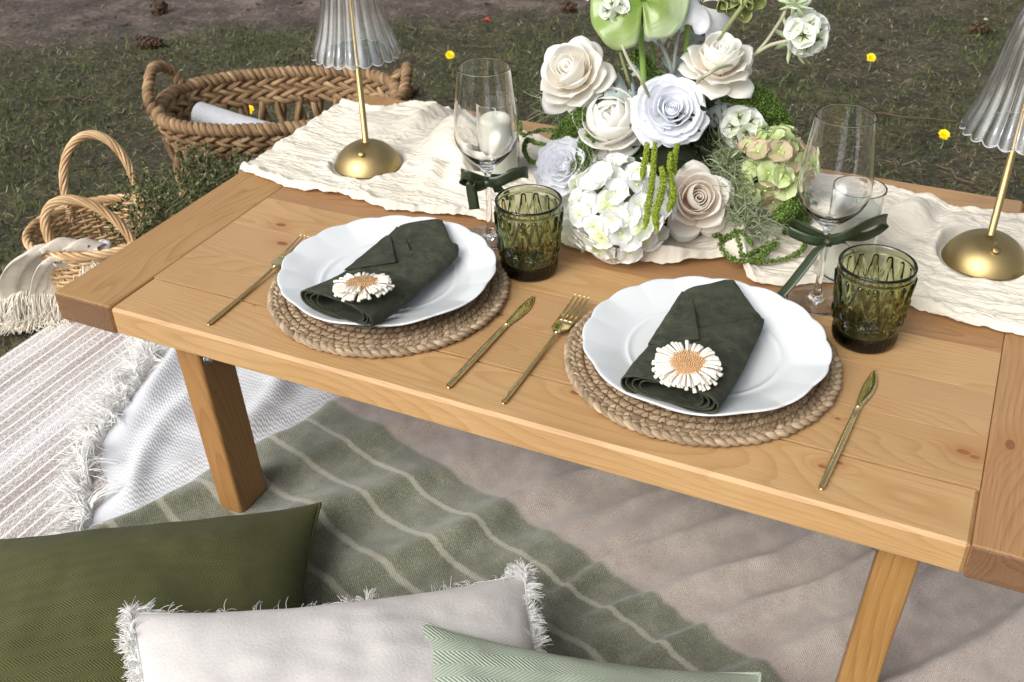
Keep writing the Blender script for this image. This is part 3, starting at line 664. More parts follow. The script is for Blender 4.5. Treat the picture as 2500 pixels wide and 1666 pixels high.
# placemats -------------------------------------------------------------------
def placemat(center, R, label, seed):
    e = thing('placemat', label, 'placemat', (*center, TH), (0, 0, seed), 'woven placemats under the plates')
    # outer three strand braid
    th = np.linspace(0, 2*np.pi, 721)[:-1]; k = 29; a, b = .0040, .0018; R0 = R-.0072
    jit = np.random.default_rng(seed)
    for ph in (0, 2*np.pi/3, 4*np.pi/3):
        q = k*th+ph
        rad = R0+a*np.sin(q)+.0006*np.sin(3*th+ph); z = .0055+b*np.sin(2*q)
        P = np.stack([rad*np.cos(th), rad*np.sin(th), z], 1)
        V, F, uv = tube_uv(P, .0034*(1+.10*np.sin(q*1.0+1)+.05*np.sin(11*th)), 8, True, (0, 0, 1), 1.25); V = V.reshape(-1, 3); V[:, 2] = np.maximum(V[:, 2], .0006)
        add_mesh('braid_strand', V, F, SEAG, e, uv=uv)
    r = R-.0175; row = 0
    while r > .02:
        nseg = max(90, int(r*3600)); th = np.linspace(0, 2*np.pi, nseg+1)[:-1]; kk_ = int(r*2*np.pi/.019)
        for ph in (0, np.pi):
            q = kk_*th+ph+row*1.3
            P = np.stack([(r+.0022*np.cos(q))*np.cos(th), (r+.0022*np.cos(q))*np.sin(th), .0050+.0014*np.sin(q)], 1)
            V, F, uv = tube_uv(P, .0035, 6, True, (0, 0, 1), 1.25); V[:, 2] = np.maximum(V[:, 2], .0006)
            add_mesh('coil_strand', V, F, SEAG, e, uv=uv)
        # binding stitches that cross from this row to the next
        parts = []
        for j in range(kk_*2):
            a0 = (j+.5*(row % 2))/(kk_*2)*2*np.pi; a1 = a0+(.045 if j % 2 else -.045)*(.12/r)**.5
            p = [((r+.006)*math.cos(a0), (r+.006)*math.sin(a0), .0080), ((r+.0)*math.cos((a0+a1)/2), r*math.sin((a0+a1)/2), .0100), ((r-.006)*math.cos(a1), (r-.006)*math.sin(a1), .0080)]
            parts.append(tube(p, .0005, 3, cap=False))
        V, F = join(parts); o = add_mesh('binding_thread', V, F, THRD, e); o['kind'] = 'stuff'
        r -= .0112; row += 1
    V, F = lathe([(0, .0035), (.03, .0035), (R-.014, .0035)], 48); add_mesh('backing', V, F, SEAG, e)
    return e
PM1 = (.404, .1765); PM2 = (.8155, .1835)
placemat(PM1, .154, 'round woven seagrass placemat beside the tumbler that hides a glass foot', 1); placemat(PM2, .157, 'round woven seagrass placemat between the second fork and the last knife', 2)
bpy.data.objects['placemat']['label'] = 'round seagrass placemat at the setting near the plain table end with the baskets'
bpy.data.objects['placemat.001']['label'] = 'round seagrass placemat at the setting farther from the baskets'

# plates ----------------------------------------------------------------------
t = NT('white_porcelain'); PORC = t.done(t.bsdf((*rgb(214, 217, 217), 1), .10, t.bump(t.noise(t.obj(), 30, 2, .5), .03, .002), Coat_Weight=.4, Coat_Roughness=.04))
def plate_mesh():
    NL = 18; n = NL*20
    top = [(0, .0075), (.03, .0075), (.06, .0076), (.078, .0080), (.0825, .0086), (.0845, .0100), (.0865, .0106), (.0885, .0102), (.0905, .0102), (.096, .0122), (.104, .0152), (.112, .0182), (.120, .0210), (.127, .0235), (.132, .0252), (.1350, .0262), (.1366, .0262), (.1372, .0254)]
    bot = [(.1366, .0242), (.134, .0225), (.128, .0188), (.118, .0145), (.105, .0098), (.092, .0062), (.08, .0034), (.074, .0016), (.071, .0), (.066, .0), (.064, .0025), (.03, .0032), (0, .0032)]
    prof = np.array(top+bot)
    def fn(V, a):
        w = sstep(.092, .136, prof[:, 0])[:, None]
        ph = (a*NL/(2*np.pi)) % 1.0; sc = np.abs(np.sin(ph*np.pi)); sc2 = .5-.5*np.cos(a*NL*.5)
        lob = (sc-.6)*.0022+(.5-.5*np.cos(a*NL/2))*.0016
        zz = (sc-.6)*.0015*w-.0014*sc2*w
        s = 1+lob*w/.136
        V[..., 0] *= s; V[..., 1] *= s; V[..., 2] += zz; return V
    return lathe(prof, n, fn=fn)
PV, PF = plate_mesh()
def plate(c, rz, label):
    o = add_mesh('plate', PV, PF, PORC, loc=(*c, TH+.0108)); o.rotation_euler = (0, 0, rz); tag(o, label, 'plate', 'dinner plates'); return o
PL1 = (.4035, .1790); PL2 = (.8200, .1775)
plate(PL1, .1, 'white scalloped dinner plate whose napkin daisy is seen nearly edge on'); plate(PL2, .4, 'white scalloped dinner plate set between the two gold knives')

# napkins ---------------------------------------------------------------------
t = NT('olive_linen'); P = t.obj(); wv = t.noise(P, 900, 2, .6); cr = t.noise(t.map(P, (1, 1, 1)), 55, 4, .6, .6); lo = t.noise(P, 14, 3, .5)
c = t.ramp(t.math('ADD', t.math('MULTIPLY', cr, .55), t.math('ADD', t.math('MULTIPLY', lo, .25), t.math('MULTIPLY', wv, .25))), [(.36, rgb(36, 39, 27)), (.5, rgb(52, 55, 40)), (.66, rgb(72, 75, 56))])
LINEN = t.done(t.bsdf(c, .95, t.bump(t.math('ADD', cr, t.math('MULTIPLY', wv, .35)), .8, .005)))
def edge_pts(px, z): return np.array([W(x, y, z)[:2] for x, y in px])
def loop_shell(L, Rr, hfun, z0fun, t0, t1, inset=0., n=40, skew=(0, 0), seed=0, wav=.0012):
    """flattened loop of cloth between a left and a right edge polyline; t runs from the open end upwards, skew shifts its cut edge"""
    m = 46; ts = np.linspace(0, 1, m); a = np.arange(n)/n*2*np.pi
    V = np.zeros((m, n, 3))
    for i, tt in enumerate(ts):
        cx = np.cos(a); sx = np.sin(a)
        ux = np.sign(cx)*np.abs(cx)**.55; uz = np.sign(sx)*np.abs(sx)**.8        # superellipse
        uu = .5+.5*ux*(1-inset)
        tloc = lerp(t0, np.where(True, t1+lerp(skew[0], skew[1], uu), 0), tt)
        lp = np.stack([np.interp(tloc, np.linspace(0, 1, len(L)), L[:, k]) for k in (0, 1)], -1)
        rp = np.stack([np.interp(tloc, np.linspace(0, 1, len(Rr)), Rr[:, k]) for k in (0, 1)], -1)
        xy = lp+(rp-lp)*uu[:, None]
        h = hfun(tloc); z0 = z0fun(tloc)
        V[i, :, :2] = xy; V[i, :, 2] = z0+h*(.5+.5*uz*(1-inset*.6))
    V[..., 2] += wav*fbm(V[..., 0]*45+seed, V[..., 1]*45, 3, 91+seed)*(np.sin(a)[None] > -.2)
    return V.reshape(-1, 3), grid_faces(m, n, False, True)
def sheet(pxquad, zfun, nu=24, nv=24, seed=0):
    """pxquad: four corner pixels (bl, br, tr, tl); zfun(u,v) height above the table"""
    q = [np.array(p, float) for p in pxquad]; V = []
    for u in np.linspace(0, 1, nu):
        for v in np.linspace(0, 1, nv):
            p = lerp(lerp(q[0], q[1], u), lerp(q[3], q[2], u), v); z = TH+zfun(u, v); V.append(W(p[0], p[1], z))
    V = np.array(V); V[:, 2] += .0009*fbm(V[:, 0]*60, V[:, 1]*60, 3, 95+seed); return V, grid_faces(nu, nv)
def napkin(left, right, skew, tcut, flap, label, seed):
    zt = TH+.045
    L = spline(edge_pts(left, zt), 30); Rr = spline(edge_pts(right, zt), 30)
    e = thing('napkin', label, 'napkin', (0, 0, 0), group='folded napkins on the plates')
    z0 = lambda t_: TH+.034-.009*np.sin(np.clip(t_, 0, 1)*np.pi)+.002*t_
    hb = lambda t_: .024-.012*np.asarray(t_)
    V, F = loop_shell(L, Rr, hb, z0, .02, 1.0, .05, seed=seed); o = add_mesh('under_fold', V, F, LINEN, e)
    V, F = loop_shell(L, Rr, lambda t_: .030-.012*np.asarray(t_), lambda t_: z0(t_)-.0015, 0., tcut, 0., skew=skew, seed=seed+1); o = add_mesh('wrap', V, F, LINEN, e); solid(o, .0016, -1)
    for j, ins in enumerate((.10, .22, .36)):
        V, F = loop_shell(L, Rr, lambda t_: .026-.010*np.asarray(t_), lambda t_: z0(t_)+.0015-.0015*j, .010+.012*j, .4, ins, seed=seed+2+j, wav=.003); o = add_mesh('inner_fold', V, F, LINEN, e); solid(o, .0014, 0)
    for k, (quad, zf) in enumerate(flap):
        V, F = sheet(quad, zf, seed=seed+k); o = add_mesh('flap', V, F, LINEN, e); solid(o, .0016, -1)
    return e
r1 = lambda a, b: (480+a/2.801, 480+b/2.801)
r2 = lambda a, b: (1220+a/2.353, 640+b/2.353)
napkin([r2(693, 700), r2(770, 570), r2(860, 450), r2(930, 340), r2(1000, 240), r2(1050, 165)],
       [r2(1255, 850), r2(1345, 700), r2(1430, 530), r2(1525, 305), r2(1470, 235), r2(1360, 100)],
       (-.06, .10), .50,
       [([r2(850, 470), r2(1150, 440), r2(1105, 178), r2(1046, 166)], lambda u, v: .0485+.004*u-.010*v+.001*math.sin(u*9))],
       'dark olive napkin tucked round its own folds on the plate between the gold knives', 3)
napkin([r1(712, 690), r1(850, 600), r1(1000, 505), r1(1130, 405), r1(1240, 320), r1(1372, 205)],
       [r1(1205, 880), r1(1380, 740), r1(1560, 570), r1(1785, 350), r1(1740, 250), r1(1690, 155)],
       (-.05, .11), .56,
       [([r1(1010, 500), r1(1365, 445), r1(1325, 268), r1(1300, 262)], lambda u, v: .050+.002*u-.006*v), ([r1(1180, 400), r1(1480, 405), r1(1400, 215), r1(1368, 206)], lambda u, v: .0465+.002*u-.006*v)],
       'dark olive napkin with stepped peaks of cloth on the plate by the first fork', 7)

# raffia daisies --------------------------------------------------------------
RAFW = fibre('raffia_white', [(.2, rgb(214, 206, 186)), (.6, rgb(246, 242, 230))], ft=5); RAFO = simple('raffia_peach', rgb(216, 178, 132), .8, .12)
def petal_loop(L, w):
    P = spline(np.array([[.012, 0, .0], [L*.55, 0, .0022], [L*.85, 0, .0018], [L*.97, 0, .0006], [L, 0, .0002]]), 12)
    V, F, uv = tube_uv(P, np.interp(np.linspace(0, 1, len(P)), [0, .5, .85, 1], [.0010, .0016, .0019, .0009]), 6, flat=1.25); return V, F, uv
def daisy(c, nrm, label, seed):
    e = thing('raffia_daisy', label, 'daisy ornament', c, group='raffia daisies on the napkins'); e.rotation_euler = Vector(nrm).to_track_quat('Z', 'Y').to_euler()
    V, F, uv = petal_loop(.036, .0042); src = None; r = np.random.default_rng(seed)
    for lay, (n, zz, sc, el) in enumerate(((46, .0012, 1.0, -.05), (42, .0036, .95, .05))):
        for i in range(n):
            m = Matrix.Translation((0, 0, zz+r.normal(0, .0004))) @ Matrix.Rotation((i+.5*lay)/n*2*math.pi+r.normal(0, .03), 4, 'Z') @ Matrix.Rotation(-(el+r.normal(0, .05)), 4, 'Y') @ Matrix.Scale(sc*r.uniform(.93, 1.05), 4)
            if src is None: src = add_mesh('petal', V, F, RAFW, e, uv=uv); src.matrix_basis = m
            else: dup(src, e, m)
    parts = [lathe([(0, .0080), (.012, .0078), (.018, .0062), (.0215, .003), (.0215, .001)], 24)]
    for i in range(280):
        f = math.sqrt((i+.5)/280); a = i*2.39996; rad = .0215*f; z = .0020+.0072*math.sqrt(max(0, 1-(f*.93)**2)); el = 1.57-1.25*f**3
        d = np.array([math.cos(a)*math.cos(el), math.sin(a)*math.cos(el), math.sin(el)]); b = np.array([rad*math.cos(a), rad*math.sin(a), z])
        q = norm(np.cross(d, [-.3, .2, 1.])); L_ = r.uniform(.0015, .0027)
        parts.append(tube([b, b+d*L_*.6+q*.0002, b+d*L_], [.0010, .0010, .0007], 4))
    V, F = join([(v, [tuple(x) for x in f]) for v, f in parts]); o = add_mesh('centre', V, F, RAFO, e); o['kind'] = 'stuff'
daisy(tuple(W(*r2(1075, 608), TH+.0675)), (.04, -.10, 1), 'white raffia daisy with a peach centre lying fully open on its napkin', 3)
daisy(tuple(W(*r1(1135, 625), TH+.0675)), (-.10, .14, 1), 'white raffia daisy with a peach centre tilted away and seen almost edge on', 5)

# gold cutlery ----------------------------------------------------------------
GOLD = NT('gold_metal'); GOLD = GOLD.done(GOLD.bsdf((.80, .62, .30, 1), .13, Metallic=1.0))
def strip(xs, half, zc, th):
    """flat bar along x: half widths, centre heights, thickness lists"""
    xs = np.asarray(xs); n = 12; a = np.arange(n)/n*2*np.pi; V = []
    for x, hw, z, q in zip(xs, half, zc, th):
        cx, sx = np.cos(a), np.sin(a); V.append(np.stack([0*a+x, hw*np.sign(cx)*np.abs(cx)**.8, z+q/2*np.sign(sx)*np.abs(sx)**.8], 1))
    V = np.array(V); F = [tuple(f) for f in grid_faces(len(xs), n, False, True)]+[tuple(range(n))[::-1], tuple(range((len(xs)-1)*n, len(xs)*n))]
    return V.reshape(-1, 3), F
def place(e, a, b):
    a = np.array(a); b = np.array(b); d = b-a; e.location = (a[0], a[1], TH); e.rotation_euler = (0, 0, math.atan2(d[1], d[0]))
def fork(pa, pb, label):
    A = W(*pa, TH+.004)[:2]; B = W(*pb, TH+.016)[:2]; L = np.linalg.norm(B-A); k = L/.215
    e = thing('fork', label, 'fork', group='gold forks'); place(e, A, B); s = lambda *v: [q*k for q in v]
    V, F = strip(s(0, .002, .02, .06, .10, .128, .138), [.0021, .0026, .0029, .0025, .0020, .0018, .0026], [.0030, .0030, .0030, .0032, .0042, .0062, .0076], [.004, .0050, .0052, .0046, .004, .0036, .003]); add_mesh('handle', V, F, GOLD, e)
    V, F = strip(s(.136, .142, .146, .150, .158, .166), [.0024, .0062, .0100, .0113, .0112, .0108], [.0074, .0080, .0078, .0072, .0068, .0068], [.003, .0022, .002, .002, .002, .002]); add_mesh('head', V, F, GOLD, e)
    for j in range(4):
        y0 = (-1.5+j)*.0063; xs_ = s(.164, .178, .194, .208, .215)
        V, F = strip(xs_, [.0021, .0020, .0017, .0013, .0006], [.0068, .0074, .0092, .0118, .0134], [.002, .002, .0019, .0016, .001]); V[:, 1] += y0*(1-.04*(V[:, 0]/L)); add_mesh('tine', V, F, GOLD, e)
def knife(pa, pb, label):
    A = W(*pa, TH+.003)[:2]; B = W(*pb, TH+.003)[:2]; L = np.linalg.norm(B-A); k = L/.22
    e = thing('knife', label, 'knife', group='gold knives'); place(e, A, B); s = lambda *v: [q*k for q in v]
    V, F = strip(s(0, .002, .03, .08, .12, .142), [.0026, .0031, .0037, .0039, .0034, .0030], [.0032]*6, [.0048, .0058, .0062, .0060, .0050, .004]); add_mesh('handle', V, F, GOLD, e)
    xs_ = np.array(s(.140, .150, .162, .176, .190, .202, .212, .220)); up_ = [.0030, .0040, .0052, .0058, .0056, .0046, .0032, .0012]; lo_ = [-.0030, -.0042, -.0072, -.0094, -.0096, -.0078, -.0042, -.0004]
    V = []; zz = [.0040, .0030, .0022, .0018, .0016, .0016, .0016, .0014]
    for x, u_, l_, z_ in zip(xs_, up_, lo_, zz): V += [(x, u_, .0022+z_*.3), (x, (u_+l_)/2, .0022+z_*.45), (x, l_, .0020), (x, l_, .0015), (x, (u_+l_)/2, .0016-z_*.2), (x, u_, .0018-z_*.2)]
    F = [tuple(f) for f in grid_faces(len(xs_), 6, False, True)]+[tuple(range(6))[::-1], tuple(range(len(V)-6, len(V)))]
    o = add_mesh('blade', V, F, GOLD, e); subsurf(o, 1)
fork((508, 790), (747, 573), 'slim gold fork lying by itself on bare wood with its tines under the plate edge')
knife((1094, 945), (1304, 721), 'gold knife lying side by side with a fork between the placemats')
fork((1228, 982), (1421, 719), 'gold fork lying side by side with a knife between the placemats')
knife((2004, 1193), (2137, 902), 'gold knife on its own between a placemat and the breadboard end')

# green pressed glass tumblers ------------------------------------------------
t = NT('green_glass'); g = t.n('ShaderNodeBsdfGlass'); g.inputs['IOR'].default_value = 1.47; g.inputs['Roughness'].default_value = .0; g.inputs['Color'].default_value = (1, 1, 1, 1)
va = t.n('ShaderNodeVolumeAbsorption'); va.inputs['Color'].default_value = (.55, .60, .17, 1); va.inputs['Density'].default_value = 215
t.t.links.new(va.outputs[0], t.out.inputs['Volume']); GREEN = t.done(g.outputs[0])
def tumbler_mesh():
    H = .1035; n = 336; zs = np.r_[np.linspace(.0, .008, 4), np.linspace(.010, H-.004, 92)]
    out = [(.030, .0), (.0345, .0006), (.0362, .0030), (.0366, .006)]+[(lerp(.0366, .0432, ((z-.006)/(H-.006))**1.15), z) for z in zs[4:]]+[(.0433, H-.0016), (.0424, H), (.0412, H-.0002), (.0402, H-.002)]
    inn = [(lerp(.0330, .0400, (z-.013)/(H-.013)), z) for z in np.linspace(H-.006, .020, 14)]+[(.0325, .0165), (.0300, .0142), (.02, .0130), (0, .0128)]
    bot = [(0, .0022), (.02, .0018), (.028, .0010)]
    prof = np.array(bot+out+inn); no = len(bot)+len(out)
    def fn(V, a):
        NC = 8; ph = ((a*NC/(2*np.pi)) % 1.0)-.5                     # one motif per cell
        r0 = prof[:, 0]; z = prof[:, 1]
        arc = ph[None, :]*(2*np.pi/NC)*.039
        D = np.zeros((len(prof), len(a)))
        # star flower
        for zc, rc, amp in ((.036, .0130, .0026),):
            dx = arc; dz = (z-zc)[:, None]; rr_ = np.hypot(dx, dz); an = np.arctan2(dz, dx)
            pet = np.clip(np.abs(np.cos(an*4)), 0, 1)**1.5*np.sin(np.clip(rr_/rc, 0, 1)*np.pi)**.8*(rr_ < rc)
            D += amp*pet+.0022*np.exp(-(rr_/.0022)**2)
        # fan of blades rising from between the flowers
        ph2 = ((a*NC/(2*np.pi)+.5) % 1.0)-.5; arc2 = ph2[None, :]*(2*np.pi/NC)*.041
        dz = (z-.018)[:, None]; an2 = np.arctan2(arc2*2.6, np.maximum(dz, 1e-4)); up_ = sstep(.026, .045, z)[:, None]*(1-sstep(.088, .094, z)[:, None])
        D += .0024*up_*np.clip(np.cos(an2*11), 0, 1)**1.2
        dz3 = (z-.044)[:, None]; an3 = np.arctan2(arc*2.2, np.maximum(dz3, 1e-4)); D += .0022*sstep(.050, .058, z)[:, None]*(1-sstep(.086, .092, z)[:, None])*np.clip(np.cos(an3*9), 0, 1)
        low = (1-sstep(.016, .022, z))[:, None]*sstep(.004, .008, z)[:, None]; D += .0009*low*np.abs(np.cos(a*20))[None]
        D += .0010*(np.exp(-((z-.0935)/.0015)**2))[:, None]
        msk = np.zeros(len(prof)); msk[len(bot)+3:no-4] = 1
        D = np.minimum(D, .0034)*msk[:, None]
        V[..., 0] += D*np.cos(a); V[..., 1] += D*np.sin(a); return V
    return lathe(prof, n, fn=fn)
TV, TF = tumbler_mesh()
T1 = (.5475, .2975); T2 = (.9775, .3055)
for c, rz, lb in ((T1, .2, 'olive green pressed glass tumbler in front of the white hydrangea'), (T2, .55, 'olive green pressed glass tumbler standing clear of the flowers by the long ribbon tail')):
    o = add_mesh('tumbler', TV, TF, GREEN, loc=(*c, TH+.0003)); o.rotation_euler = (0, 0, rz); tag(o, lb, 'tumbler', 'green glass tumblers')

# wine glasses ----------------------------------------------------------------
t = NT('clear_glass'); g = t.n('ShaderNodeBsdfGlass'); g.inputs['IOR'].default_value = 1.46; g.inputs['Roughness'].default_value = 0; CLEAR = t.done(g.outputs[0])
def wine_mesh():
    th = .0011
    out = [(0, 0), (.030, .0), (.0355, .0006), (.0362, .0014), (.0345, .0022), (.025, .0032), (.012, .0052), (.0075, .0085), (.0056, .014), (.0043, .022), (.0040, .04), (.0038, .06), (.0039, .08), (.0042, .092), (.0056, .100), (.0095, .106), (.0180, .1145), (.0275, .1240), (.0355, .1340), (.0402, .1435), (.0421, .152), (.0424, .160), (.0416, .175), (.0396, .195), (.0372, .215), (.0352, .232), (.0338, .2440)]
    inn = [(.0334, .2446), (.0330, .2440), (.0344, .232), (.0363, .215), (.0386, .195), (.0405, .175), (.0413, .160), (.0410, .1525), (.0391, .1450), (.0345, .1360), (.0265, .1270), (.0165, .1190), (.008, .1140), (0, .1125)]
    prof = np.array(out+inn)
    # resample smoothly
    return lathe(spline(prof, 150), 72)
WV, WF = wine_mesh()
G1 = W(1196.5, 581, TH)[:2]; G2 = W(1992, 735, TH)[:2]
for c, lb in ((G1, 'clear stemmed wine glass in front of the candle by the cream roses'), (G2, 'clear stemmed wine glass with the long dangling ribbon beside the second tumbler')):
    o = add_mesh('wine_glass', WV, WF, CLEAR, loc=(c[0], c[1], TH+.0005)); tag(o, lb, 'wine glass', 'wine glasses')

# satin ribbons ---------------------------------------------------------------
t = NT('green_satin'); RIB = t.done(t.bsdf((*rgb(38, 50, 25), 1), .36, Sheen_Weight=.08))
def ribbon_strip(P, up, w, twist=None):
    P = spline(np.array(P), 40); n = len(P); T, N, B = frames(P)
    U = np.array([norm(np.asarray(up(i/(n-1)))-T[i]*(T[i]@np.asarray(up(i/(n-1))))) for i in range(n)])
    ww = np.broadcast_to(w, (n,)) if np.ndim(w) else np.full(n, w)
    V = np.stack([P+U*ww[:, None]/2, P+U*ww[:, None]*.17, P-U*ww[:, None]*.17, P-U*ww[:, None]/2], 1)
    return V.reshape(-1, 3), grid_faces(n, 4)
def bow(label, knot_px, strips, stem):
    k = Wd(*knot_px, (*stem, 0)); e = thing('ribbon_bow', label, 'ribbon', tuple(k), group='ribbons on the wine glasses')
    for nm, pts, dep, up, w in strips:
        P = [Wd(x, y, (*stem, 0))-np.array([CD[0], CD[1], 0])/math.hypot(CD[0], CD[1])*d-k for (x, y), d in zip(pts, dep)]
        V, F = ribbon_strip(P, up, w); o = add_mesh(nm, V, F, RIB, e); solid(o, .0005, 0)
    ring = np.array([(.0062*math.cos(a), .0062*math.sin(a), 0) for a in np.linspace(0, 2*np.pi, 17)[:-1]]); V, F = tube(ring, .0042, 8, True, flat=.45, up=(0, 0, 1)); add_mesh('band', V, F, RIB, e)
    f = np.array([-CD[0], -CD[1], 0])/math.hypot(CD[0], CD[1])*.0085
    V, F = tube([f+CR*-.0055, f*1.25+CR*-.002, f*1.25+CR*.002, f+CR*.0055], [.0032, .0052, .0052, .0032], 10, flat=.7); add_mesh('knot', V, F, RIB, e)
z3_ = lambda a, b: (1080+a/2.703, 120+b/2.703)
Zu = lambda q: (0, 0, 1)
bow('dark green satin bow with a short hanging tail on the glass by the cream roses', z3_(300, 865),
    [('loop', [z3_(300, 865), z3_(240, 830), z3_(180, 795), z3_(135, 790), z3_(125, 840), z3_(170, 880), z3_(240, 890), z3_(300, 870)], [.008, .014, .02, .016, .006, .0, -.004, -.004], lambda q: (.15, 0, 1), .0135),
     ('tail', [z3_(295, 868), z3_(240, 868), z3_(195, 850), z3_(196, 900), z3_(205, 960), z3_(214, 1020)], [.009, .018, .022, .020, .018, .017], lambda q: (0, 0, 1) if q < .35 else tuple(CR), .0145),
     ('loop', [z3_(305, 862), z3_(370, 850), z3_(450, 812), z3_(530, 800), z3_(566, 825), z3_(545, 845), z3_(470, 850), z3_(400, 880), z3_(310, 872)], [.008, .012, .012, .006, -.004, -.014, -.014, -.01, -.006], Zu, .0155),
     ('tail', [z3_(305, 866), z3_(340, 880), z3_(380, 915), z3_(410, 960), z3_(425, 1010)], [.009, .012, .010, .002, -.006], lambda q: (-.6, -.6, .5), .0125)], G1)
z8_ = lambda a, b: (1880+a/2.306, 200+b/2.306)
bow('dark green satin bow with one long tail trailing down to the table', z8_(318, 885),
    [('loop', [z8_(315, 885), z8_(250, 880), z8_(180, 868), z8_(110, 850), z8_(150, 835), z8_(220, 858), z8_(300, 880)], [.006, .008, .004, -.006, -.016, -.012, -.004], Zu, .0125),
     ('loop', [z8_(325, 882), z8_(380, 850), z8_(470, 785), z8_(560, 758), z8_(635, 762), z8_(662, 800), z8_(620, 855), z8_(540, 880), z8_(420, 872), z8_(330, 888)], [.006, .014, .018, .014, .004, -.006, -.008, -.004, .0, .0], lambda q: (0, 0, 1), .0125),
     ('tail', [z8_(315, 888), z8_(255, 910), z8_(180, 985), z8_(90, 1080), z8_(0, 1165), z8_(-45, 1200)], [.008, .014, .02, .025, .03, .034], lambda q: (.85, -.1, .5), .0130),
     ('tail', [z8_(325, 888), z8_(385, 890), z8_(430, 915), z8_(465, 965), z8_(482, 1020), z8_(488, 1075)], [.006, .004, -.004, -.01, -.014, -.018], lambda q: tuple(CD*np.array([1, 1, .2])), .011)], G2)

# candles in glass cylinders --------------------------------------------------
t = NT('candle_wax'); WAX = t.done(t.bsdf((*rgb(240, 240, 222), 1), .45, t.bump(t.noise(t.obj(), 60, 2, .5), .08, .002), Subsurface_Weight=.35, Subsurface_Radius=(.012, .011, .008), Subsurface_Scale=.6))
WICK = simple('wick', rgb(236, 232, 222), .9)
CV, CF = lathe(spline([(0, 0), (.028, 0), (.0312, .0008), (.0322, .004), (.0322, .03), (.0322, .09), (.0324, .118), (.0322, .1205), (.0312, .1205), (.0306, .118), (.0306, .09), (.0306, .03), (.0304, .006), (.027, .0042), (0, .004)], 90), 64)
for i, (c, h, r0, lb, lb2) in enumerate(((CANDLES[0], .094, .0285, 'clear glass cylinder round a candle behind the glass by the cream roses', 'domed ivory pillar candle with a curled wick beside the mossy greenery'), (CANDLES[1], .093, .0292, 'clear glass cylinder round a candle behind the glass with the long ribbon', 'flat topped ivory pillar candle beyond the glass with the long ribbon'))):
    z0 = TH+.0048
    o = add_mesh('candle_holder', CV, CF, CLEAR, loc=(c[0], c[1], z0)); tag(o, lb, 'candle holder', 'glass candle cylinders')
    e = thing('candle', lb2, 'candle', (c[0], c[1], z0+.0046), group='pillar candles')
    dome = .010 if i == 0 else .003
    prof = spline([(0, 0), (r0*.96, 0), (r0, .002), (r0, h*.5), (r0, h-dome-.004), (r0*.93, h-dome*.55-.001), (r0*.7, h-dome*.2), (r0*.35, h), (0, h-.001)], 60)
    V, F = lathe(prof, 48, fn=lambda V, a: V+np.stack([0*V[..., 0], 0*V[..., 0], .001*np.sin(2*a+1)[None]*(V[..., 2] > h-.015)], -1)); add_mesh('wax', V, F, WAX, e)
    V, F = tube(spline([(0, 0, h-.003), (0, 0, h+.003), (-.002, .001, h+.006), (-.006, .002, h+.0085)], 12), .0009, 6); add_mesh('wick', V, F, WICK, e)

# brass lamps with fluted glass shades ----------------------------------------
t = NT('brushed_brass'); br = t.noise(t.map(t.obj(), (60, 60, 900)), 1., 2, .6)
BRASS = t.done(t.bsdf((*rgb(166, 145, 100), 1), t.math('ADD', .33, t.math('MULTIPLY', br, .16)), Metallic=1.0, Anisotropic=.4))
t = NT('shade_glass'); g = t.n('ShaderNodeBsdfGlass'); g.inputs['IOR'].default_value = 1.5; g.inputs['Roughness'].default_value = .0; g.inputs['Color'].default_value = (.98, .985, .99, 1)
fz_ = t.n('ShaderNodeBsdfTranslucent'); fz_.inputs[0].default_value = (.85, .87, .9, 1); mx = t.n('ShaderNodeMixShader'); mx.inputs[0].default_value = .02; t.t.links.new(g.outputs[0], mx.inputs[1]); t.t.links.new(fz_.outputs[0], mx.inputs[2])
gl_ = t.n('ShaderNodeBsdfGlossy'); gl_.inputs[0].default_value = (.95, .97, 1, 1); gl_.inputs['Roughness'].default_value = .04; m2 = t.n('ShaderNodeMixShader'); m2.inputs[0].default_value = .10; t.t.links.new(mx.outputs[0], m2.inputs[1]); t.t.links.new(gl_.outputs[0], m2.inputs[2]); SHGL = t.done(m2.outputs[0])
BULB = simple('frosted_bulb', (.8, .8, .78), .4)
def shade_mesh():
    NF = 20; n = NF*14; zb = .184
    zs = np.array([0, .004, .010, .018, .030, .045, .065, .090, .115, .135, .150, .158]); rs = np.array([.0648, .0632, .0610, .0578, .0536, .0494, .0446, .0398, .0352, .0310, .0262, .0215])
    P = spline(np.stack([rs, zs+zb], 1), 44); th = .0019; Pi = P.copy(); Pi[:, 0] -= th; Pi = Pi[::-1]
    prof = np.vstack([P, Pi]); m = len(P)
    def fn(V, a):
        ph = np.abs(np.sin(a*NF/2)); zrel = np.clip((prof[:, 1]-zb)/.16, 0, 1)
        am = .0042*(1-.5*zrel)
        ph = ph**1.2
        dr = am[:, None]*(ph[None]-.5); V[..., 0] += dr*np.cos(a); V[..., 1] += dr*np.sin(a)
        V[..., 2] += -.0042*(np.abs(np.sin(a*NF/2))**.8)[None]*np.exp(-zrel*28)[:, None]; return V
    V, F = lathe(prof, n, True, fn=fn); return V, F
SHV, SHF = shade_mesh()
th_ = np.linspace(0, 2*np.pi, 401)[:-1]; rb_ = .0640+.0042*(np.abs(np.sin(th_*10))**1.2-.5); RBV, RBF = tube(np.stack([rb_*np.cos(th_), rb_*np.sin(th_), .1838-.0042*np.abs(np.sin(th_*10))**.8], 1), .0011, 6, True)
RIMG = simple('rim_glint_white', (.86, .88, .9), .08, Transmission_Weight=.55)  # added bead; its whitish colour imitates light caught by the shade's edge
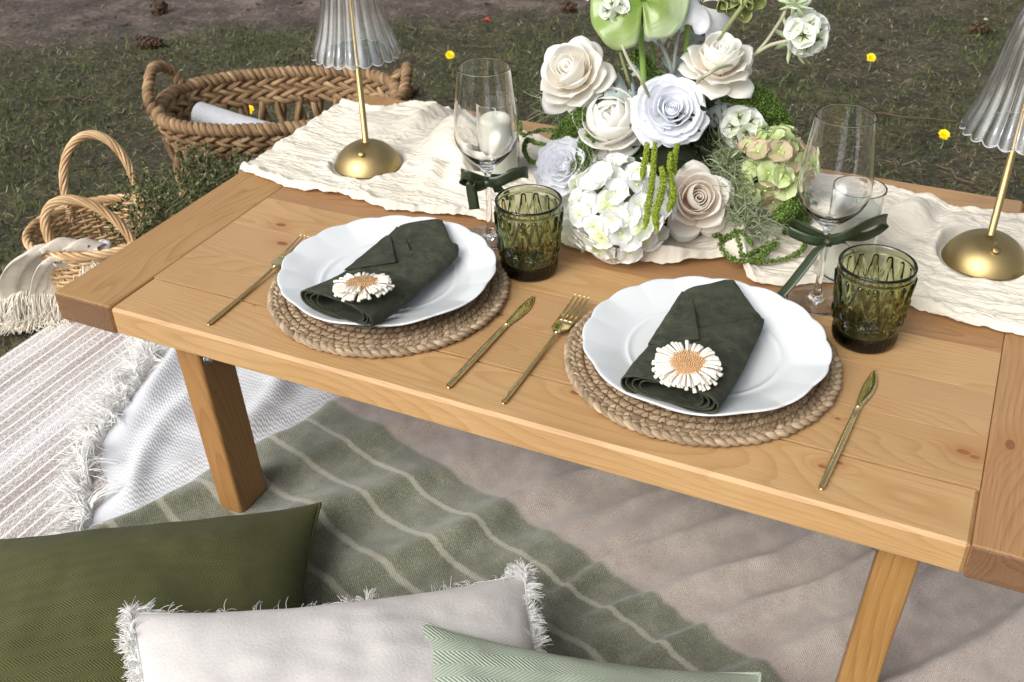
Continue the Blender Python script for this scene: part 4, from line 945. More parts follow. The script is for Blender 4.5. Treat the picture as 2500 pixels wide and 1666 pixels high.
def lamp(c, label, lean=(0, 0)):
    e = thing('table_lamp', label, 'lamp', (c[0], c[1], TH+.0042), (lean[1], lean[0], 0), group='brass table lamps')
    h = .038; R = .0538; Rs = (R*R+h*h)/(2*h); a1 = math.asin(R/Rs)
    prof = [(Rs*math.sin(a), h-Rs+Rs*math.cos(a)+.0025) for a in np.linspace(0, a1*.985, 20)]+[(R, .0026), (R-.0004, .0012), (R-.003, .0008)]
    V, F = lathe(prof, 64); add_mesh('base', V, F, BRASS, e)
    V, F = lathe([(R-.002, .0012), (R-.002, 0), (0, 0)], 64); add_mesh('base_pad', V, F, blk, e)
    V, F = lathe([(.0056, .037), (.0056, .0412), (.0047, .0418), (.0047, .335), (0, .335)], 20); add_mesh('stem', V, F, BRASS, e)
    f = norm([-CD[0]-.12, -CD[1], 0]); p = np.array([f[0]*.030, f[1]*.030, .0305]); nn = norm([f[0]*.55, f[1]*.55, .83])
    V, F = lathe([(.0052, -.004), (.0052, .0038), (.0050, .0052), (.0042, .0058), (0, .0060)], 20); o = add_mesh('dimmer_knob', V, F, BRASS, e); o.location = tuple(p); o.rotation_euler = Vector(nn).to_track_quat('Z', 'Y').to_euler()
    V, F = lathe([(.0047, .298), (.009, .300), (.010, .312), (.010, .330), (.006, .338), (.0047, .338)], 24); add_mesh('lamp_holder', V, F, BRASS, e)
    sh = add_mesh('shade', SHV, SHF, SHGL, e); add_mesh('rim_glint_bead', RBV, RBF, RIMG, sh)
    V, F = lathe([(.0215, .343), (.012, .352), (.004, .358), (0, .360)], 24); add_mesh('finial', V, F, BRASS, e)
lamp(LAMPS[0], 'brass dome based lamp with a fluted glass shade standing on the runner by the baskets')
lamp(LAMPS[1], 'brass dome based lamp with a fluted glass shade on the runner far from the baskets')
# ------------------------------------------------------------------ centrepiece
B0 = np.array([.668, .525, TH])
dp = lambda x, y: (x*1.0625, y*1.0625)                       # pixel read off a 2353 wide view -> photograph pixel
def FP(x, y, z): return W(*dp(x, y), TH+z)
def facing(r_, u_, t_): return norm(CR*r_+CU*u_-CD*t_)
def orient(e, axis, spin=0.):
    q = Vector(axis).to_track_quat('Z', 'Y'); e.rotation_euler = (q.to_matrix() @ Matrix.Rotation(spin, 3, 'Z')).to_euler()
def petal_mat(name, base, tip, edge=None, trans=.55, rough=.55, var=.04):
    t = NT(name); u, v, _ = t.sep(t.uv()); rnd = t.rand()
    vein = t.noise(t.comb(t.math('MULTIPLY', u, 22.), t.math('MULTIPLY', v, 2.5), t.math('MULTIPLY', rnd, 40.)), 1., 3, .6)
    c = t.ramp(t.math('ADD', v, t.math('MULTIPLY', t.math('SUBTRACT', vein, .5), .25)), [(.05, base), (.38, tip)]+([(.85, edge)] if edge else []))
    h = t.n('ShaderNodeHueSaturation'); t.set(h.inputs['Color'], c); t.set(h.inputs['Value'], t.math('ADD', 1-var, t.math('MULTIPLY', rnd, 2*var))); c = h.outputs[0]
    b = t.bsdf(c, rough, t.bump(vein, .25, .0012), Sheen_Weight=.1); tr = t.n('ShaderNodeBsdfTranslucent'); t.set(tr.inputs[0], c)
    mx = t.n('ShaderNodeMixShader'); mx.inputs[0].default_value = trans; t.t.links.new(b, mx.inputs[1]); t.t.links.new(tr.outputs[0], mx.inputs[2])
    return t.done(mx.outputs[0])
CREAM = petal_mat('petal_cream', rgb(247, 231, 207), rgb(251, 248, 241), rgb(251, 250, 246))
PEACH = petal_mat('petal_blush', rgb(247, 206, 172), rgb(250, 243, 234), rgb(251, 248, 243))
WHITE = petal_mat('petal_white', rgb(240, 244, 234), rgb(248, 249, 251), rgb(249, 250, 253))
GREENH = petal_mat('petal_green', rgb(152, 178, 92), rgb(192, 208, 142), rgb(212, 220, 170), .25, .55, .1)
BROWNH = petal_mat('petal_dusky', rgb(160, 176, 98), rgb(188, 182, 138), rgb(194, 166, 146), .25, .55, .12)
HYDW = petal_mat('petal_hydrangea', rgb(232, 238, 204), rgb(247, 248, 246), rgb(249, 250, 252), .36)
HYDC = petal_mat('petal_hydrangea_lime', rgb(216, 226, 160), rgb(240, 243, 222), rgb(246, 248, 242), .36)

def petal(prof, ha, c_pow=2.6, point=0., roll=0., drop=0., ruf=0., seed=0, nu=17, nv=14, base_w=.35, scale=1.):
    """petal wrapped round the flower axis. prof: (rho, z) from base to tip; ha half angle; roll bends the tip corners outwards"""
    pr = spline(np.array(prof, float), 40); L = np.r_[0, np.cumsum(np.linalg.norm(np.diff(pr, axis=0), axis=1))]; L /= L[-1]
    u = np.linspace(-1, 1, nu); v = np.linspace(0, 1, nv); U, Vv = np.meshgrid(u, v, indexing='ij')
    ctop = np.clip(1-np.abs(U)**c_pow, 0, 1)**.5*.55+.45
    ctop = lerp(ctop, 1-.42*np.abs(U)**.9, point)
    ve = Vv*ctop
    rho = np.interp(ve, L, pr[:, 0]); z = np.interp(ve, L, pr[:, 1])
    wf = base_w+(1-base_w)*sstep(0, .45, ve)
    phi = U*ha*wf
    tipz = sstep(.6, 1, ve)
    rho = rho*(1+.06*U**2*ve)+roll*np.abs(U)**1.5*tipz+ruf*tipz*np.sin(U*6+seed)
    z = z-drop*np.abs(U)**2*tipz+ruf*.8*tipz*np.sin(U*9+seed*2.1)
    rho = rho+.022*fbm(U*1.6+seed*3.1, Vv*2.2, 2, int(seed*7) % 50)*ve; z = z+.03*fbm(U*1.9+seed*1.7, Vv*2.5+4, 2, int(seed*5) % 50)*ve
    V = np.stack([rho*np.cos(phi), rho*np.sin(phi), z], -1)*scale
    uv = np.stack([U*.5+.5, ve], -1)
    return V.reshape(-1, 3), grid_faces(nu, nv), uv.reshape(-1, 2)
def scroll(turns, r0, r1, h, mat, e, scale, seed=0, z0=0.):
    n = int(turns*22); a = np.linspace(0, turns*2*np.pi, n); rr_ = np.linspace(r0, r1, n)
    zz = np.linspace(0, 1, 6); V = []
    for i in range(n):
        for q in zz:
            b = rr_[i]*(.75+.35*math.sin(q*2.2)); top = h*(1-.10*(i/n))+.02*math.sin(a[i]*2.3+seed)
            V.append((b*math.cos(a[i]), b*math.sin(a[i]), z0+q*top))
    uv = [(i/n*6, .35+.6*q) for i in range(n) for q in zz]
    o = add_mesh('bud', np.array(V)*scale, grid_faces(n, 6), mat, e, uv=uv); solid(o, .0006, 0); return o
def rose(label, c, axis, R, layers, mat, bud, seed, spin=0., name='rose'):
    e = thing(name, label, 'flower', tuple(c), group='flowers of the centrepiece'); orient(e, axis, spin)
    r = np.random.default_rng(seed)
    scroll(*bud, mat, e, R, seed)
    for li, (n, kw) in enumerate(layers):
        srcs = []
        for k in range(2):
            kk_ = dict(kw); V, F, uv = petal(scale=R, seed=seed+li*3+k*1.7, **kk_)
            srcs.append((V, F, uv))
        objs = [None, None]
        for i in range(n):
            a = (i+.5*li)/n*2*math.pi+r.normal(0, .10)+li*.7
            m = Matrix.Rotation(a, 4, 'Z') @ Matrix.Rotation(r.normal(0, .06), 4, 'Y') @ Matrix.Rotation(r.normal(0, .05), 4, 'X') @ Matrix.Translation((0, 0, r.normal(0, .012)*R)) @ Matrix.Scale(r.uniform(.93, 1.06), 4)
            k = i % 2
            if objs[k] is None:
                V, F, uv = srcs[k]; objs[k] = add_mesh('petal', V, F, mat, e, uv=uv); solid(objs[k], .0004, 0); objs[k].matrix_basis = m
            else: dup(objs[k], e, m)
    sep = simple('sepal_green', rgb(96, 122, 62), .6) if 'sepal_green' not in bpy.data.materials else bpy.data.materials['sepal_green']
    V, F = lathe(np.array([(0, -.30), (.10, -.26), (.16, -.14), (.15, -.02), (.05, .05)])*R, 12); add_mesh('calyx', V, F, sep, e)
    return e
def rose_layers(pt=.8, roll=.16, openness=1.0):
    o = openness
    return [(2, dict(prof=[(.08, 0), (.26, .25), (.34, .58), (.29, .86)], ha=1.95, c_pow=3.0)),
            (3, dict(prof=[(.10, 0), (.34, .22), (.45, .52), (.43, .80), (.46, .84)], ha=1.5, c_pow=2.8, roll=.03, drop=.04)),
            (3, dict(prof=[(.12, 0), (.42, .16), (.57, .44), (.60, .70), (.70, .74)], ha=1.25, c_pow=2.6, point=pt*.4, roll=.10, drop=.12)),
            (5, dict(prof=[(.12, -.02), (.48, .10), (.70*o, .32), (.82*o, .52), (.95*o, .52)], ha=.86, c_pow=2.6, point=pt, roll=roll, drop=.20)),
            (5, dict(prof=[(.12, -.05), (.52, .02), (.80*o, .14), (.98*o, .24), (1.10*o, .18)], ha=.72, c_pow=2.6, point=pt, roll=roll, drop=.20)),
            (5, dict(prof=[(.12, -.08), (.54, -.08), (.86*o, -.08), (1.06*o, -.06), (1.18*o, -.16)], ha=.66, c_pow=2.6, point=pt, roll=roll, drop=.18))]
BUD = (1.8, .05, .22, .82)
rose('cream rose with pointed petal tips turned towards the candle', FP(1322, 178, .192), facing(-.40, .22, .88), .0510, rose_layers(.85, .18), CREAM, BUD, 4)
rose('cream rose with pointed petals under the thin curved stem', FP(1650, 160, .212), facing(.02, .62, .78), .0470, rose_layers(.85, .17), CREAM, BUD, 9)
rose('open cream rose with a tight peach spiral above the loose gauze fold', FP(1597, 462, .060), facing(.0, .02, 1), .0490, rose_layers(.75, .12, 1.02), PEACH, (3.2, .04, .27, .72), 15)
round_l = lambda k=1.: [(4, dict(prof=[(.06, 0), (.18, .22), (.24, .46), (.22, .60)], ha=1.2, c_pow=2.2)), (5, dict(prof=[(.10, 0), (.30, .20), (.40, .42), (.40, .58)], ha=1.0, c_pow=2.2, roll=.02)),
    (5, dict(prof=[(.12, 0), (.40, .16), (.54, .36), (.57, .52), (.60, .53)], ha=.95, c_pow=2.2, roll=.03, ruf=.01)), (6, dict(prof=[(.12, -.02), (.46, .10), (.66, .26), (.74, .42), (.80, .42)], ha=.82, c_pow=2.2, roll=.04, ruf=.015)),
    (6, dict(prof=[(.12, -.04), (.52, .04), (.78, .15), (.90, .28), (.96, .27)], ha=.74, c_pow=2.2, roll=.05, ruf=.02)), (7, dict(prof=[(.12, -.08), (.56, -.04), (.86, .02), (1.03, .10), (1.09, .06)], ha=.64, c_pow=2.2, roll=.05, drop=.05, ruf=.025))]
rose('large pure white rose with many rounded petals in the middle of the centrepiece', FP(1538, 258, .165), facing(.0, .08, 1), .0485, round_l(), WHITE, (3.4, .03, .20, .52), 21)
rose('white ruffled rose half hidden behind the white hydrangea', FP(1298, 385, .085), facing(-.40, .12, .9), .0400, [(n, dict(k, ruf=.05)) for n, k in round_l()], WHITE, (3.0, .03, .2, .52), 27)
cup_l = [(3, dict(prof=[(.08, 0), (.34, .2), (.42, .58), (.22, .86), (.10, .90)], ha=1.5, c_pow=3.0, ruf=.02)), (3, dict(prof=[(.10, 0), (.46, .18), (.58, .54), (.42, .86), (.26, .95)], ha=1.5, c_pow=3.0, ruf=.02)), (4, dict(prof=[(.12, -.02), (.58, .14), (.74, .48), (.62, .82), (.50, .92)], ha=1.3, c_pow=3.0, ruf=.02)),
         (5, dict(prof=[(.12, -.06), (.64, .06), (.88, .34), (.90, .62), (.94, .66)], ha=.9, c_pow=2.2, roll=.03)), (5, dict(prof=[(.12, -.1), (.66, -.08), (.98, .08), (1.12, .30), (1.2, .30)], ha=.75, c_pow=2.2, roll=.05, drop=.05)), (5, dict(prof=[(.12, -.14), (.6, -.3), (.92, -.34), (1.15, -.25), (1.25, -.3)], ha=.7, c_pow=2.2, roll=.05, drop=.05))]
rose('round blush garden rose closed like a cup beside the large white rose', FP(1400, 282, .140), facing(-.10, .22, .95), .0410, cup_l, CREAM, (2.4, .05, .26, .80), 33)

# hydrangeas ------------------------------------------------------------------
def hyd_petal(s):
    nu, nv = 7, 7; u = np.linspace(-1, 1, nu); v = np.linspace(0, 1, nv); U, Vv = np.meshgrid(u, v, indexing='ij')
    w = .62*np.sin(np.clip(Vv*.93+.07, 0, 1)*np.pi)**.55; w[:, -1] *= .75
    x = Vv-.10*U**2*Vv; y = U*w; z = .22*Vv-.20*Vv**2.2+.10*U**2*Vv+.05*np.sin(U*4+Vv*5)*Vv
    return np.stack([x, y, z], -1).reshape(-1, 3)*s, grid_faces(nu, nv), np.stack([U*.5+.5, Vv], -1).reshape(-1, 2)
def hydrangea(label, c, axis, R, n, mats, seed, squash=1., ps=.0205):
    e = thing('hydrangea', label, 'flower', tuple(c), group='flowers of the centrepiece'); orient(e, axis)
    r = np.random.default_rng(seed); V0, F0, uv0 = hyd_petal(ps); srcs = {}
    ctr = simple('floret_eye', rgb(206, 212, 150), .6) if 'floret_eye' not in bpy.data.materials else bpy.data.materials['floret_eye']
    core = simple('hydrangea_core', rgb(96, 112, 66), .8) if 'hydrangea_core' not in bpy.data.materials else bpy.data.materials['hydrangea_core']
    V, F = lathe(np.array([(0, -.7), (.5, -.5), (.7, 0), (.5, .5), (0, .7)])*R, 12); add_mesh('stem_head', V, F, core, e)
    eyeV, eyeF = lathe([(0, .0026), (.0016, .0016), (.0018, 0), (0, -.001)], 8); esrc = None
    for i in range(n):
        zc = 1-1.72*(i+.5)/n; a = i*2.39996; rr_ = math.sqrt(max(0, 1-zc*zc)); d = norm(np.array([rr_*math.cos(a), rr_*math.sin(a), zc*squash])+r.normal(0, .07, 3))
        p = d*R*r.uniform(.82, 1.03); dd = norm(d+r.normal(0, .22, 3))
        m = Matrix.Translation(p) @ Vector(dd).to_track_quat('Z', 'Y').to_matrix().to_4x4() @ Matrix.Rotation(r.uniform(0, 6.28), 4, 'Z')
        if esrc is None: esrc = fo = add_mesh('floret', eyeV, eyeF, ctr, e); fo.matrix_basis = m
        else: fo = dup(esrc, e, m)
        mat = mats[int(r.choice(len(mats[0]), p=mats[1]))] if isinstance(mats[0], tuple) else mats[0]
        mat = mats[0][int(r.choice(len(mats[0]), p=mats[1]))]
        tl = r.uniform(-.30, .25)
        for k in range(4):
            pm = Matrix.Rotation(k*math.pi/2+r.normal(0, .1), 4, 'Z') @ Matrix.Rotation(tl+r.normal(0, .12), 4, 'Y') @ Matrix.Rotation(r.normal(0, .15), 4, 'X') @ Matrix.Scale(r.uniform(.85, 1.1), 4)
            if mat.name not in srcs: srcs[mat.name] = add_mesh('petal', V0, F0, mat, fo, uv=uv0); srcs[mat.name].matrix_basis = pm
            else: dup(srcs[mat.name], fo, pm)
hydrangea('white hydrangea head spilling over the gauze beside the tumbler', FP(1420, 482, .070), facing(.05, .12, 1), .0650, 76, ((HYDW, HYDC), (.74, .26)), 3)
hydrangea('lime green hydrangea head with dusky pink florets', FP(1772, 385, .088), facing(.20, .15, .9), .0530, 64, ((GREENH, BROWNH), (.80, .20)), 5)

# paper moon scabiosa pods ----------------------------------------------------
PAPER = petal_mat('pod_paper', rgb(190, 210, 134), rgb(232, 238, 216), rgb(246, 248, 244), .4); STAR = simple('pod_star', rgb(56, 64, 24), .7); POD = simple('pod_core', rgb(170, 182, 130), .7)
SPAL = simple('pod_sepal', rgb(176, 192, 150), .7)
def scabiosa(label, c, axis, R, n, seed, sepals=True):
    e = thing('scabiosa_pod', label, 'seed pod', tuple(c), group='flowers of the centrepiece'); orient(e, axis)
    V, F = lathe(np.array([(0, -.75), (.5, -.55), (.72, 0), (.5, .55), (0, .75)])*R, 14); add_mesh('pod', V, F, POD, e)
    r = np.random.default_rng(seed); cs = R*.60; nf = 20
    a = np.arange(nf)/nf*2*np.pi; prof = [(.10, -.26), (.45, -.16), (.80, .0), (1.0, .20)]
    V = []; uv = []
    for q, (rad, z) in enumerate(prof):
        k = q/3
        for j in range(nf): V.append((rad*(1+.04*k*math.cos(a[j]*5))*math.cos(a[j]), rad*(1+.04*k*math.cos(a[j]*5))*math.sin(a[j]), z+.06*k*math.sin(a[j]*10))); uv.append((j/nf, .1+.9*k))
    cupV, cupF, cupU = np.array(V)*cs, grid_faces(4, nf, False, True), np.array(uv)
    sv = [(0, 0, -.10)]; sf = []
    for k in range(5):
        b = k*2*math.pi/5; o = len(sv); sv += [(.12*math.cos(b-.5), .12*math.sin(b-.5), -.12), (.60*math.cos(b), .60*math.sin(b), .10), (.12*math.cos(b+.5), .12*math.sin(b+.5), -.12), (.3*math.cos(b), .3*math.sin(b), -.0)]
        sf += [(0, o, o+3), (o, o+1, o+3), (o+3, o+1, o+2), (0, o+3, o+2)]
    src = None; ssrc = None
    for i in range(n):
        zc = 1-1.75*(i+.5)/n; b = i*2.39996; rr_ = math.sqrt(max(0, 1-zc*zc)); d = np.array([rr_*math.cos(b), rr_*math.sin(b), zc])
        m = Matrix.Translation(d*R*.84) @ Vector(norm(d+r.normal(0, .10, 3))).to_track_quat('Z', 'Y').to_matrix().to_4x4() @ Matrix.Rotation(r.uniform(0, 6), 4, 'Z') @ Matrix.Scale(r.uniform(.85, 1.08), 4)
        if src is None:
            src = cu = add_mesh('cup', cupV, cupF, PAPER, e, uv=cupU); cu.matrix_basis = m; ssrc = add_mesh('star', np.array(sv)*cs, sf, STAR, cu, smooth=False)
        else:
            cu = dup(src, e, m); dup(ssrc, cu)
    if sepals:
        ss = None
        for k in range(8):
            b = k*math.pi/4+.2; P = np.array([[0, 0, -R*.8], [.5*R, 0, -R*1.0], [1.05*R, 0, -R*1.0], [1.35*R, 0, -R*.92]]); V, F = tube(P, np.array([.06, .10, .07, .01])*R, 6, flat=1.6, up=(0, 0, 1)); m = Matrix.Rotation(b, 4, 'Z')
            if ss is None: ss = add_mesh('sepal', V*np.array([1, 1, 1]), F, SPAL, e); ss.matrix_basis = m
            else: dup(ss, e, m)
    return e
scabiosa('papery star flecked seed pod next to the lime green hydrangea', FP(1705, 292, .135), facing(.02, .12, 1), .0275, 20, 2)
scabiosa('papery star flecked seed pod held out alone on a long bare stem', FP(1852, 78, .252), facing(.42, .02, .9), .0268, 20, 3)
scabiosa('small papery seed pod in front of the pale green anthurium', FP(1414, 26, .292), facing(.05, .1, 1), .0195, 18, 4)
scabiosa('papery seed pod seen from behind its sepals above the long bare stem', FP(1835, -14, .305), facing(.35, .8, -.3), .0185, 24, 5)

# anthurium -------------------------------------------------------------------
t = NT('anthurium'); u, v, _ = t.sep(t.uv()); nz = t.noise(t.comb(t.math('MULTIPLY', u, 5.), t.math('MULTIPLY', v, 3.)), 1., 3, .5)
c = t.ramp(t.math('ADD', v, t.math('MULTIPLY', t.math('SUBTRACT', nz, .5), .5)), [(.05, rgb(112, 142, 52)), (.45, rgb(144, 168, 88)), (.8, rgb(182, 198, 156))])
an = t.bsdf(c, .30, t.bump(t.noise(t.comb(t.math('MULTIPLY', u, 9.), t.math('MULTIPLY', v, 5.)), 1., 2, .5), .5, .004), Coat_Weight=.4); tr = t.n('ShaderNodeBsdfTranslucent'); t.set(tr.inputs[0], c); mx = t.n('ShaderNodeMixShader'); mx.inputs[0].default_value = .25
t.t.links.new(an, mx.inputs[1]); t.t.links.new(tr.outputs[0], mx.inputs[2]); ANTH = t.done(mx.outputs[0])
def anthurium():
    c = FP(1476, 2, .305); ax = facing(-.05, .28, .95); e = thing('anthurium', 'glossy pale green heart shaped anthurium standing above the roses', 'flower', tuple(c), group='flowers of the centrepiece')
    ey = norm(CU-ax*(CU@ax)); ex = np.cross(ey, ax)
    # heart outline in polar form round the spadix point, lobes hanging down
    nr, na = 14, 96; V = []; uv = []
    th = np.linspace(-math.pi/2+.02, 1.5*math.pi-.02, na)
    ctrl = [(-90, .003), (-88.5, .028), (-84, .045), (-70, .048), (-48, .058), (-15, .060), (30, .066), (65, .080), (90, .098), (115, .080), (150, .066), (180, .066), (205, .069), (228, .071), (248, .064), (262, .056), (267, .040), (269, .022), (270, .003)]
    A = np.radians([q[0] for q in ctrl]); Rr = np.array([q[1] for q in ctrl])
    for i in range(nr):
        k = i/(nr-1)
        for a in th:
            rad = np.interp(a, A, Rr)*k; x = rad*math.cos(a); y = rad*math.sin(a)
            z = -.020*k**2*(.4+.6*abs(math.sin(a)))+.004*math.sin(a*7)*k*k+.006*k*math.exp(-((abs(x)-.02)/.012)**2)-.25*max(0, -y-.05)*k
            V.append(ex*x+ey*y+ax*z); uv.append((a/6.28, k*(.75+.25*math.cos(a))))
    o = add_mesh('spathe', V, grid_faces(nr, na), ANTH, e, uv=uv); solid(o, .0011, 0)
    V, F = tube([ax*.002, ax*.010+ey*.02, ax*.016+ey*.045, ax*.018+ey*.065], [.004, .0052, .0045, .002], 10); add_mesh('spadix', V, F, simple('spadix', rgb(226, 190, 130), .7), e)
    b = FP(1480, 190, .20)-c; V, F = tube(spline([(0, 0, 0)-ax*.002, b*.3-ax*.03, b*.7-ax*.015, b-ax*.015], 16), .0042, 10); add_mesh('stem', V, F, simple('anthurium_stem', rgb(132, 164, 74), .5), e)
anthurium()

# pale petals and green bloom behind ------------------------------------------
def loose_bloom(name, label, c, axis, R, n, mat, seed, ruf=.1, prof=((.05, 0), (.4, .25), (.8, .3), (1.1, .1)), ha=.75, rows=1, cat='flower'):
    e = thing(name, label, cat, tuple(c), group='flowers of the centrepiece'); orient(e, axis); r = np.random.default_rng(seed)
    for li in range(rows):
        V, F, uv = petal([(a*(1-.28*li), b+.22*li) for a, b in prof], ha, 2.2, 0, .05, .05, ruf, seed+li, 17, 12, scale=R); src = add_mesh('petal', V, F, mat, e, uv=uv); solid(src, .0006, 0)
        for i in range(n):
            m = Matrix.Rotation(i/n*6.283+li*.6+r.normal(0, .1), 4, 'Z') @ Matrix.Rotation(r.normal(0, .12), 4, 'Y')
            if i == 0: src.matrix_basis = m
            else: dup(src, e, m)
    return e
loose_bloom('white_bloom', 'soft white bloom with thin wavy petals behind the anthurium', FP(1612, 8, .285), facing(.35, .2, .75), .052, 5, WHITE, 3, .10)
loose_bloom('white_bloom', 'white bloom half hidden among stems under the anthurium', FP(1520, 92, .235)-np.array([CD[0], CD[1], 0])*-.05, facing(.0, .7, .5), .040, 5, WHITE, 7, .10)
loose_bloom('white_bloom', 'white petals peeping out above the pointed rose and left of the anthurium'.replace('left of', 'beside'), FP(1395, -4, .30)+np.array([CD[0], CD[1], 0])*.06, facing(-.3, .5, .6), .030, 5, WHITE, 9, .1)
OLB = petal_mat('petal_olive', rgb(96, 110, 40), rgb(140, 152, 78), rgb(168, 176, 108), .2, .6, .1)
loose_bloom('green_bloom', 'crinkled olive green bloom on a stem behind the white bloom', FP(1692, 14, .285)+np.array([CD[0], CD[1], 0])*.03, facing(.1, -.1, 1), .034, 6, OLB, 11, .16, ((.05, 0), (.5, .35), (.85, .65), (.9, .9)), .8, 3)

# stems -----------------------------------------------------------------------
STG = simple('stem_green', rgb(112, 138, 66), .55, .1); STO = simple('stem_olive', rgb(124, 128, 84), .65, .1); STS = simple('stem_silver', rgb(150, 156, 150), .8, .1); STT = simple('stem_tan', rgb(168, 166, 138), .75, .1)
def stem(pts, r0, mat, owner, r1=None):
    P = spline(np.array([FP(*p) for p in pts]), 26); V, F = tube(P, np.linspace(r0, r1 or r0, len(P)), 8)
    e = next(o for o in bpy.data.objects if o.get('label') == owner)
    o = add_mesh('stem', V, F, mat, e); o.matrix_parent_inverse = e.matrix_basis.inverted()
stem([(1420, 62, .275), (1432, 110, .255), (1450, 150, .235), (1478, 192, .215), (1500, 250, .16)], .0022, STT, 'small papery seed pod in front of the pale green anthurium')
stem([(1580, 55, .265), (1577, 100, .24), (1574, 150, .21), (1560, 220, .16)], .0040, STG, 'soft white bloom with thin wavy petals behind the anthurium')
stem([(1560, 68, .26), (1552, 120, .232), (1547, 165, .205), (1540, 220, .16)], .0024, STS, 'soft white bloom with thin wavy petals behind the anthurium')
stem([(1512, 92, .245), (1530, 125, .228), (1543, 165, .205), (1545, 220, .16)], .0028, STS, 'white bloom half hidden among stems under the anthurium')
stem([(1720, -5, .30), (1680, 50, .272), (1640, 105, .238), (1600, 170, .20), (1580, 230, .15)], .0034, STO, 'crinkled olive green bloom on a stem behind the white bloom')
stem([(1815, 93, .247), (1770, 104, .238), (1735, 125, .225), (1700, 145, .222), (1655, 155, .234), (1625, 172, .232), (1602, 190, .20), (1590, 230, .15)], .0024, STT, 'papery star flecked seed pod held out alone on a long bare stem')
stem([(1806, 22, .285), (1795, 45, .272), (1765, 90, .243), (1738, 122, .226)], .0022, STT, 'papery seed pod seen from behind its sepals above the long bare stem')
stem([(1425, 120, .225), (1440, 170, .20), (1450, 200, .18), (1470, 260, .13)], .0026, STO, 'cream rose with pointed petal tips turned towards the candle')
stem([(1496, 95, .24), (1502, 140, .215), (1500, 180, .195), (1500, 240, .15)], .0030, STG, 'white bloom half hidden among stems under the anthurium')
stem([(1708, 305, .125), (1660, 318, .11), (1620, 325, .095), (1600, 335, .08)], .0020, STS, 'papery star flecked seed pod next to the lime green hydrangea')
# green amaranth tails --------------------------------------------------------
def granules(P, Rr, n, s, seed, jitter=.25):
    r = np.random.default_rng(seed); P = np.asarray(P); m = len(P); tpar = r.random(n)*(m-1.001); i = tpar.astype(int); f = (tpar-i)[:, None]
    c = lerp(P[i], P[i+1], f); rad = np.broadcast_to(Rr, (m,)); rad = rad[i]
    d = r.normal(0, 1, (n, 3)); T = P[np.minimum(i+1, m-1)]-P[i]; T /= np.linalg.norm(T, axis=1, keepdims=True)+1e-9
    d -= T*(d*T).sum(1, keepdims=True); d /= np.linalg.norm(d, axis=1, keepdims=True)
    c = c+d*(rad*r.uniform(1-jitter*2, 1.0+jitter, n))[:, None]
    oct_ = np.array([[1, 0, 0], [-1, 0, 0], [0, 1, 0], [0, -1, 0], [0, 0, 1], [0, 0, -1]], float); of = np.array([[0, 2, 4], [2, 1, 4], [1, 3, 4], [3, 0, 4], [2, 0, 5], [1, 2, 5], [3, 1, 5], [0, 3, 5]])
    sc = s*r.uniform(.6, 1.4, (n, 1, 1)); st = r.uniform(.6, 1.5, (n, 1, 3)); Q = np.linalg.qr(r.normal(0, 1, (n, 3, 3)))[0]
    V = c[:, None]+np.einsum('ij,njk->nik', oct_, np.eye(3)[None]*st.transpose(0, 2, 1))@Q*sc
    F = (of[None]+(np.arange(n)*6)[:, None, None]).reshape(-1, 3); return V.reshape(-1, 3), F
AML = grass_mat('amaranth_lime', [(0, rgb(108, 128, 24)), (.5, rgb(146, 166, 40)), (1, rgb(184, 196, 76))], .7)
AMG = grass_mat('amaranth_green', [(0, rgb(66, 92, 30)), (.5, rgb(102, 134, 52)), (1, rgb(146, 172, 84))], .7)
def tail(pts, R0, n, s, mat, label, seed, name='amaranth_tail'):
    P = spline(np.array([FP(*p) for p in pts]), 40); k = np.linspace(0, 1, len(P)); Rr = R0*(.75+.35*np.sin(k*3.1))*(1-.8*sstep(.86, 1, k))
    e = thing(name, label, 'greenery', tuple(P[0]), group='trailing greenery of the centrepiece')
    V, F = tube(P-P[0], Rr*.7, 8); add_mesh('spine', V, F, mat, e)
    V, F = granules(P-P[0], Rr, n, s, seed); o = add_mesh('seed_grains', V, F, mat, e, smooth=False); o['kind'] = 'stuff'
r6 = lambda a, b, z: ((1250+a/4.355)/1.0625, (330+b/4.355)/1.0625, z+.006+.022*min(1, b/600))
tail([r6(1440, 90, .135), r6(1425, 230, .125), r6(1400, 350, .115), r6(1385, 470, .105)], .0032, 800, .0009, AML, 'short lime amaranth tail hanging under the large white rose', 1)
tail([r6(1520, 90, .14), r6(1505, 300, .128), r6(1480, 560, .11), r6(1445, 800, .095), r6(1412, 1000, .082)], .0032, 1800, .0009, AML, 'longest lime amaranth tail hanging over the white hydrangea', 2)
tail([r6(1590, 350, .13), r6(1610, 480, .118), r6(1580, 650, .106), r6(1525, 850, .094), r6(1548, 1030, .082)], .0035, 1700, .0009, AML, 'lime amaranth tail with a bent tip over the white hydrangea', 3)
tail([r6(1680, 200, .135), r6(1680, 400, .12), r6(1715, 620, .105), r6(1690, 730, .098), r6(1655, 820, .092)], .0034, 1500, .0009, AML, 'lime amaranth tail hanging between the hydrangea and the open cream rose', 4)
tail([r6(1760, 100, .14), r6(1735, 200, .132), r6(1720, 320, .122), r6(1735, 420, .112)], .0031, 700, .0009, AML, 'stubby lime amaranth tail tucked behind its neighbours', 5)
tail([(1655, 215, .17), (1700, 212, .178), (1745, 230, .165), (1780, 265, .14), (1800, 300, .11), (1806, 330, .09)], .0135, 7000, .0012, AMG, 'thick mossy green tail arching over the papery seed pod', 6)
tail([(1350, 250, .16), (1318, 285, .135), (1300, 315, .115), (1285, 345, .09), (1262, 385, .058), (1245, 420, .03)], .0135, 7000, .0012, AMG, 'thick mossy green tail falling behind the white ruffled rose', 7)
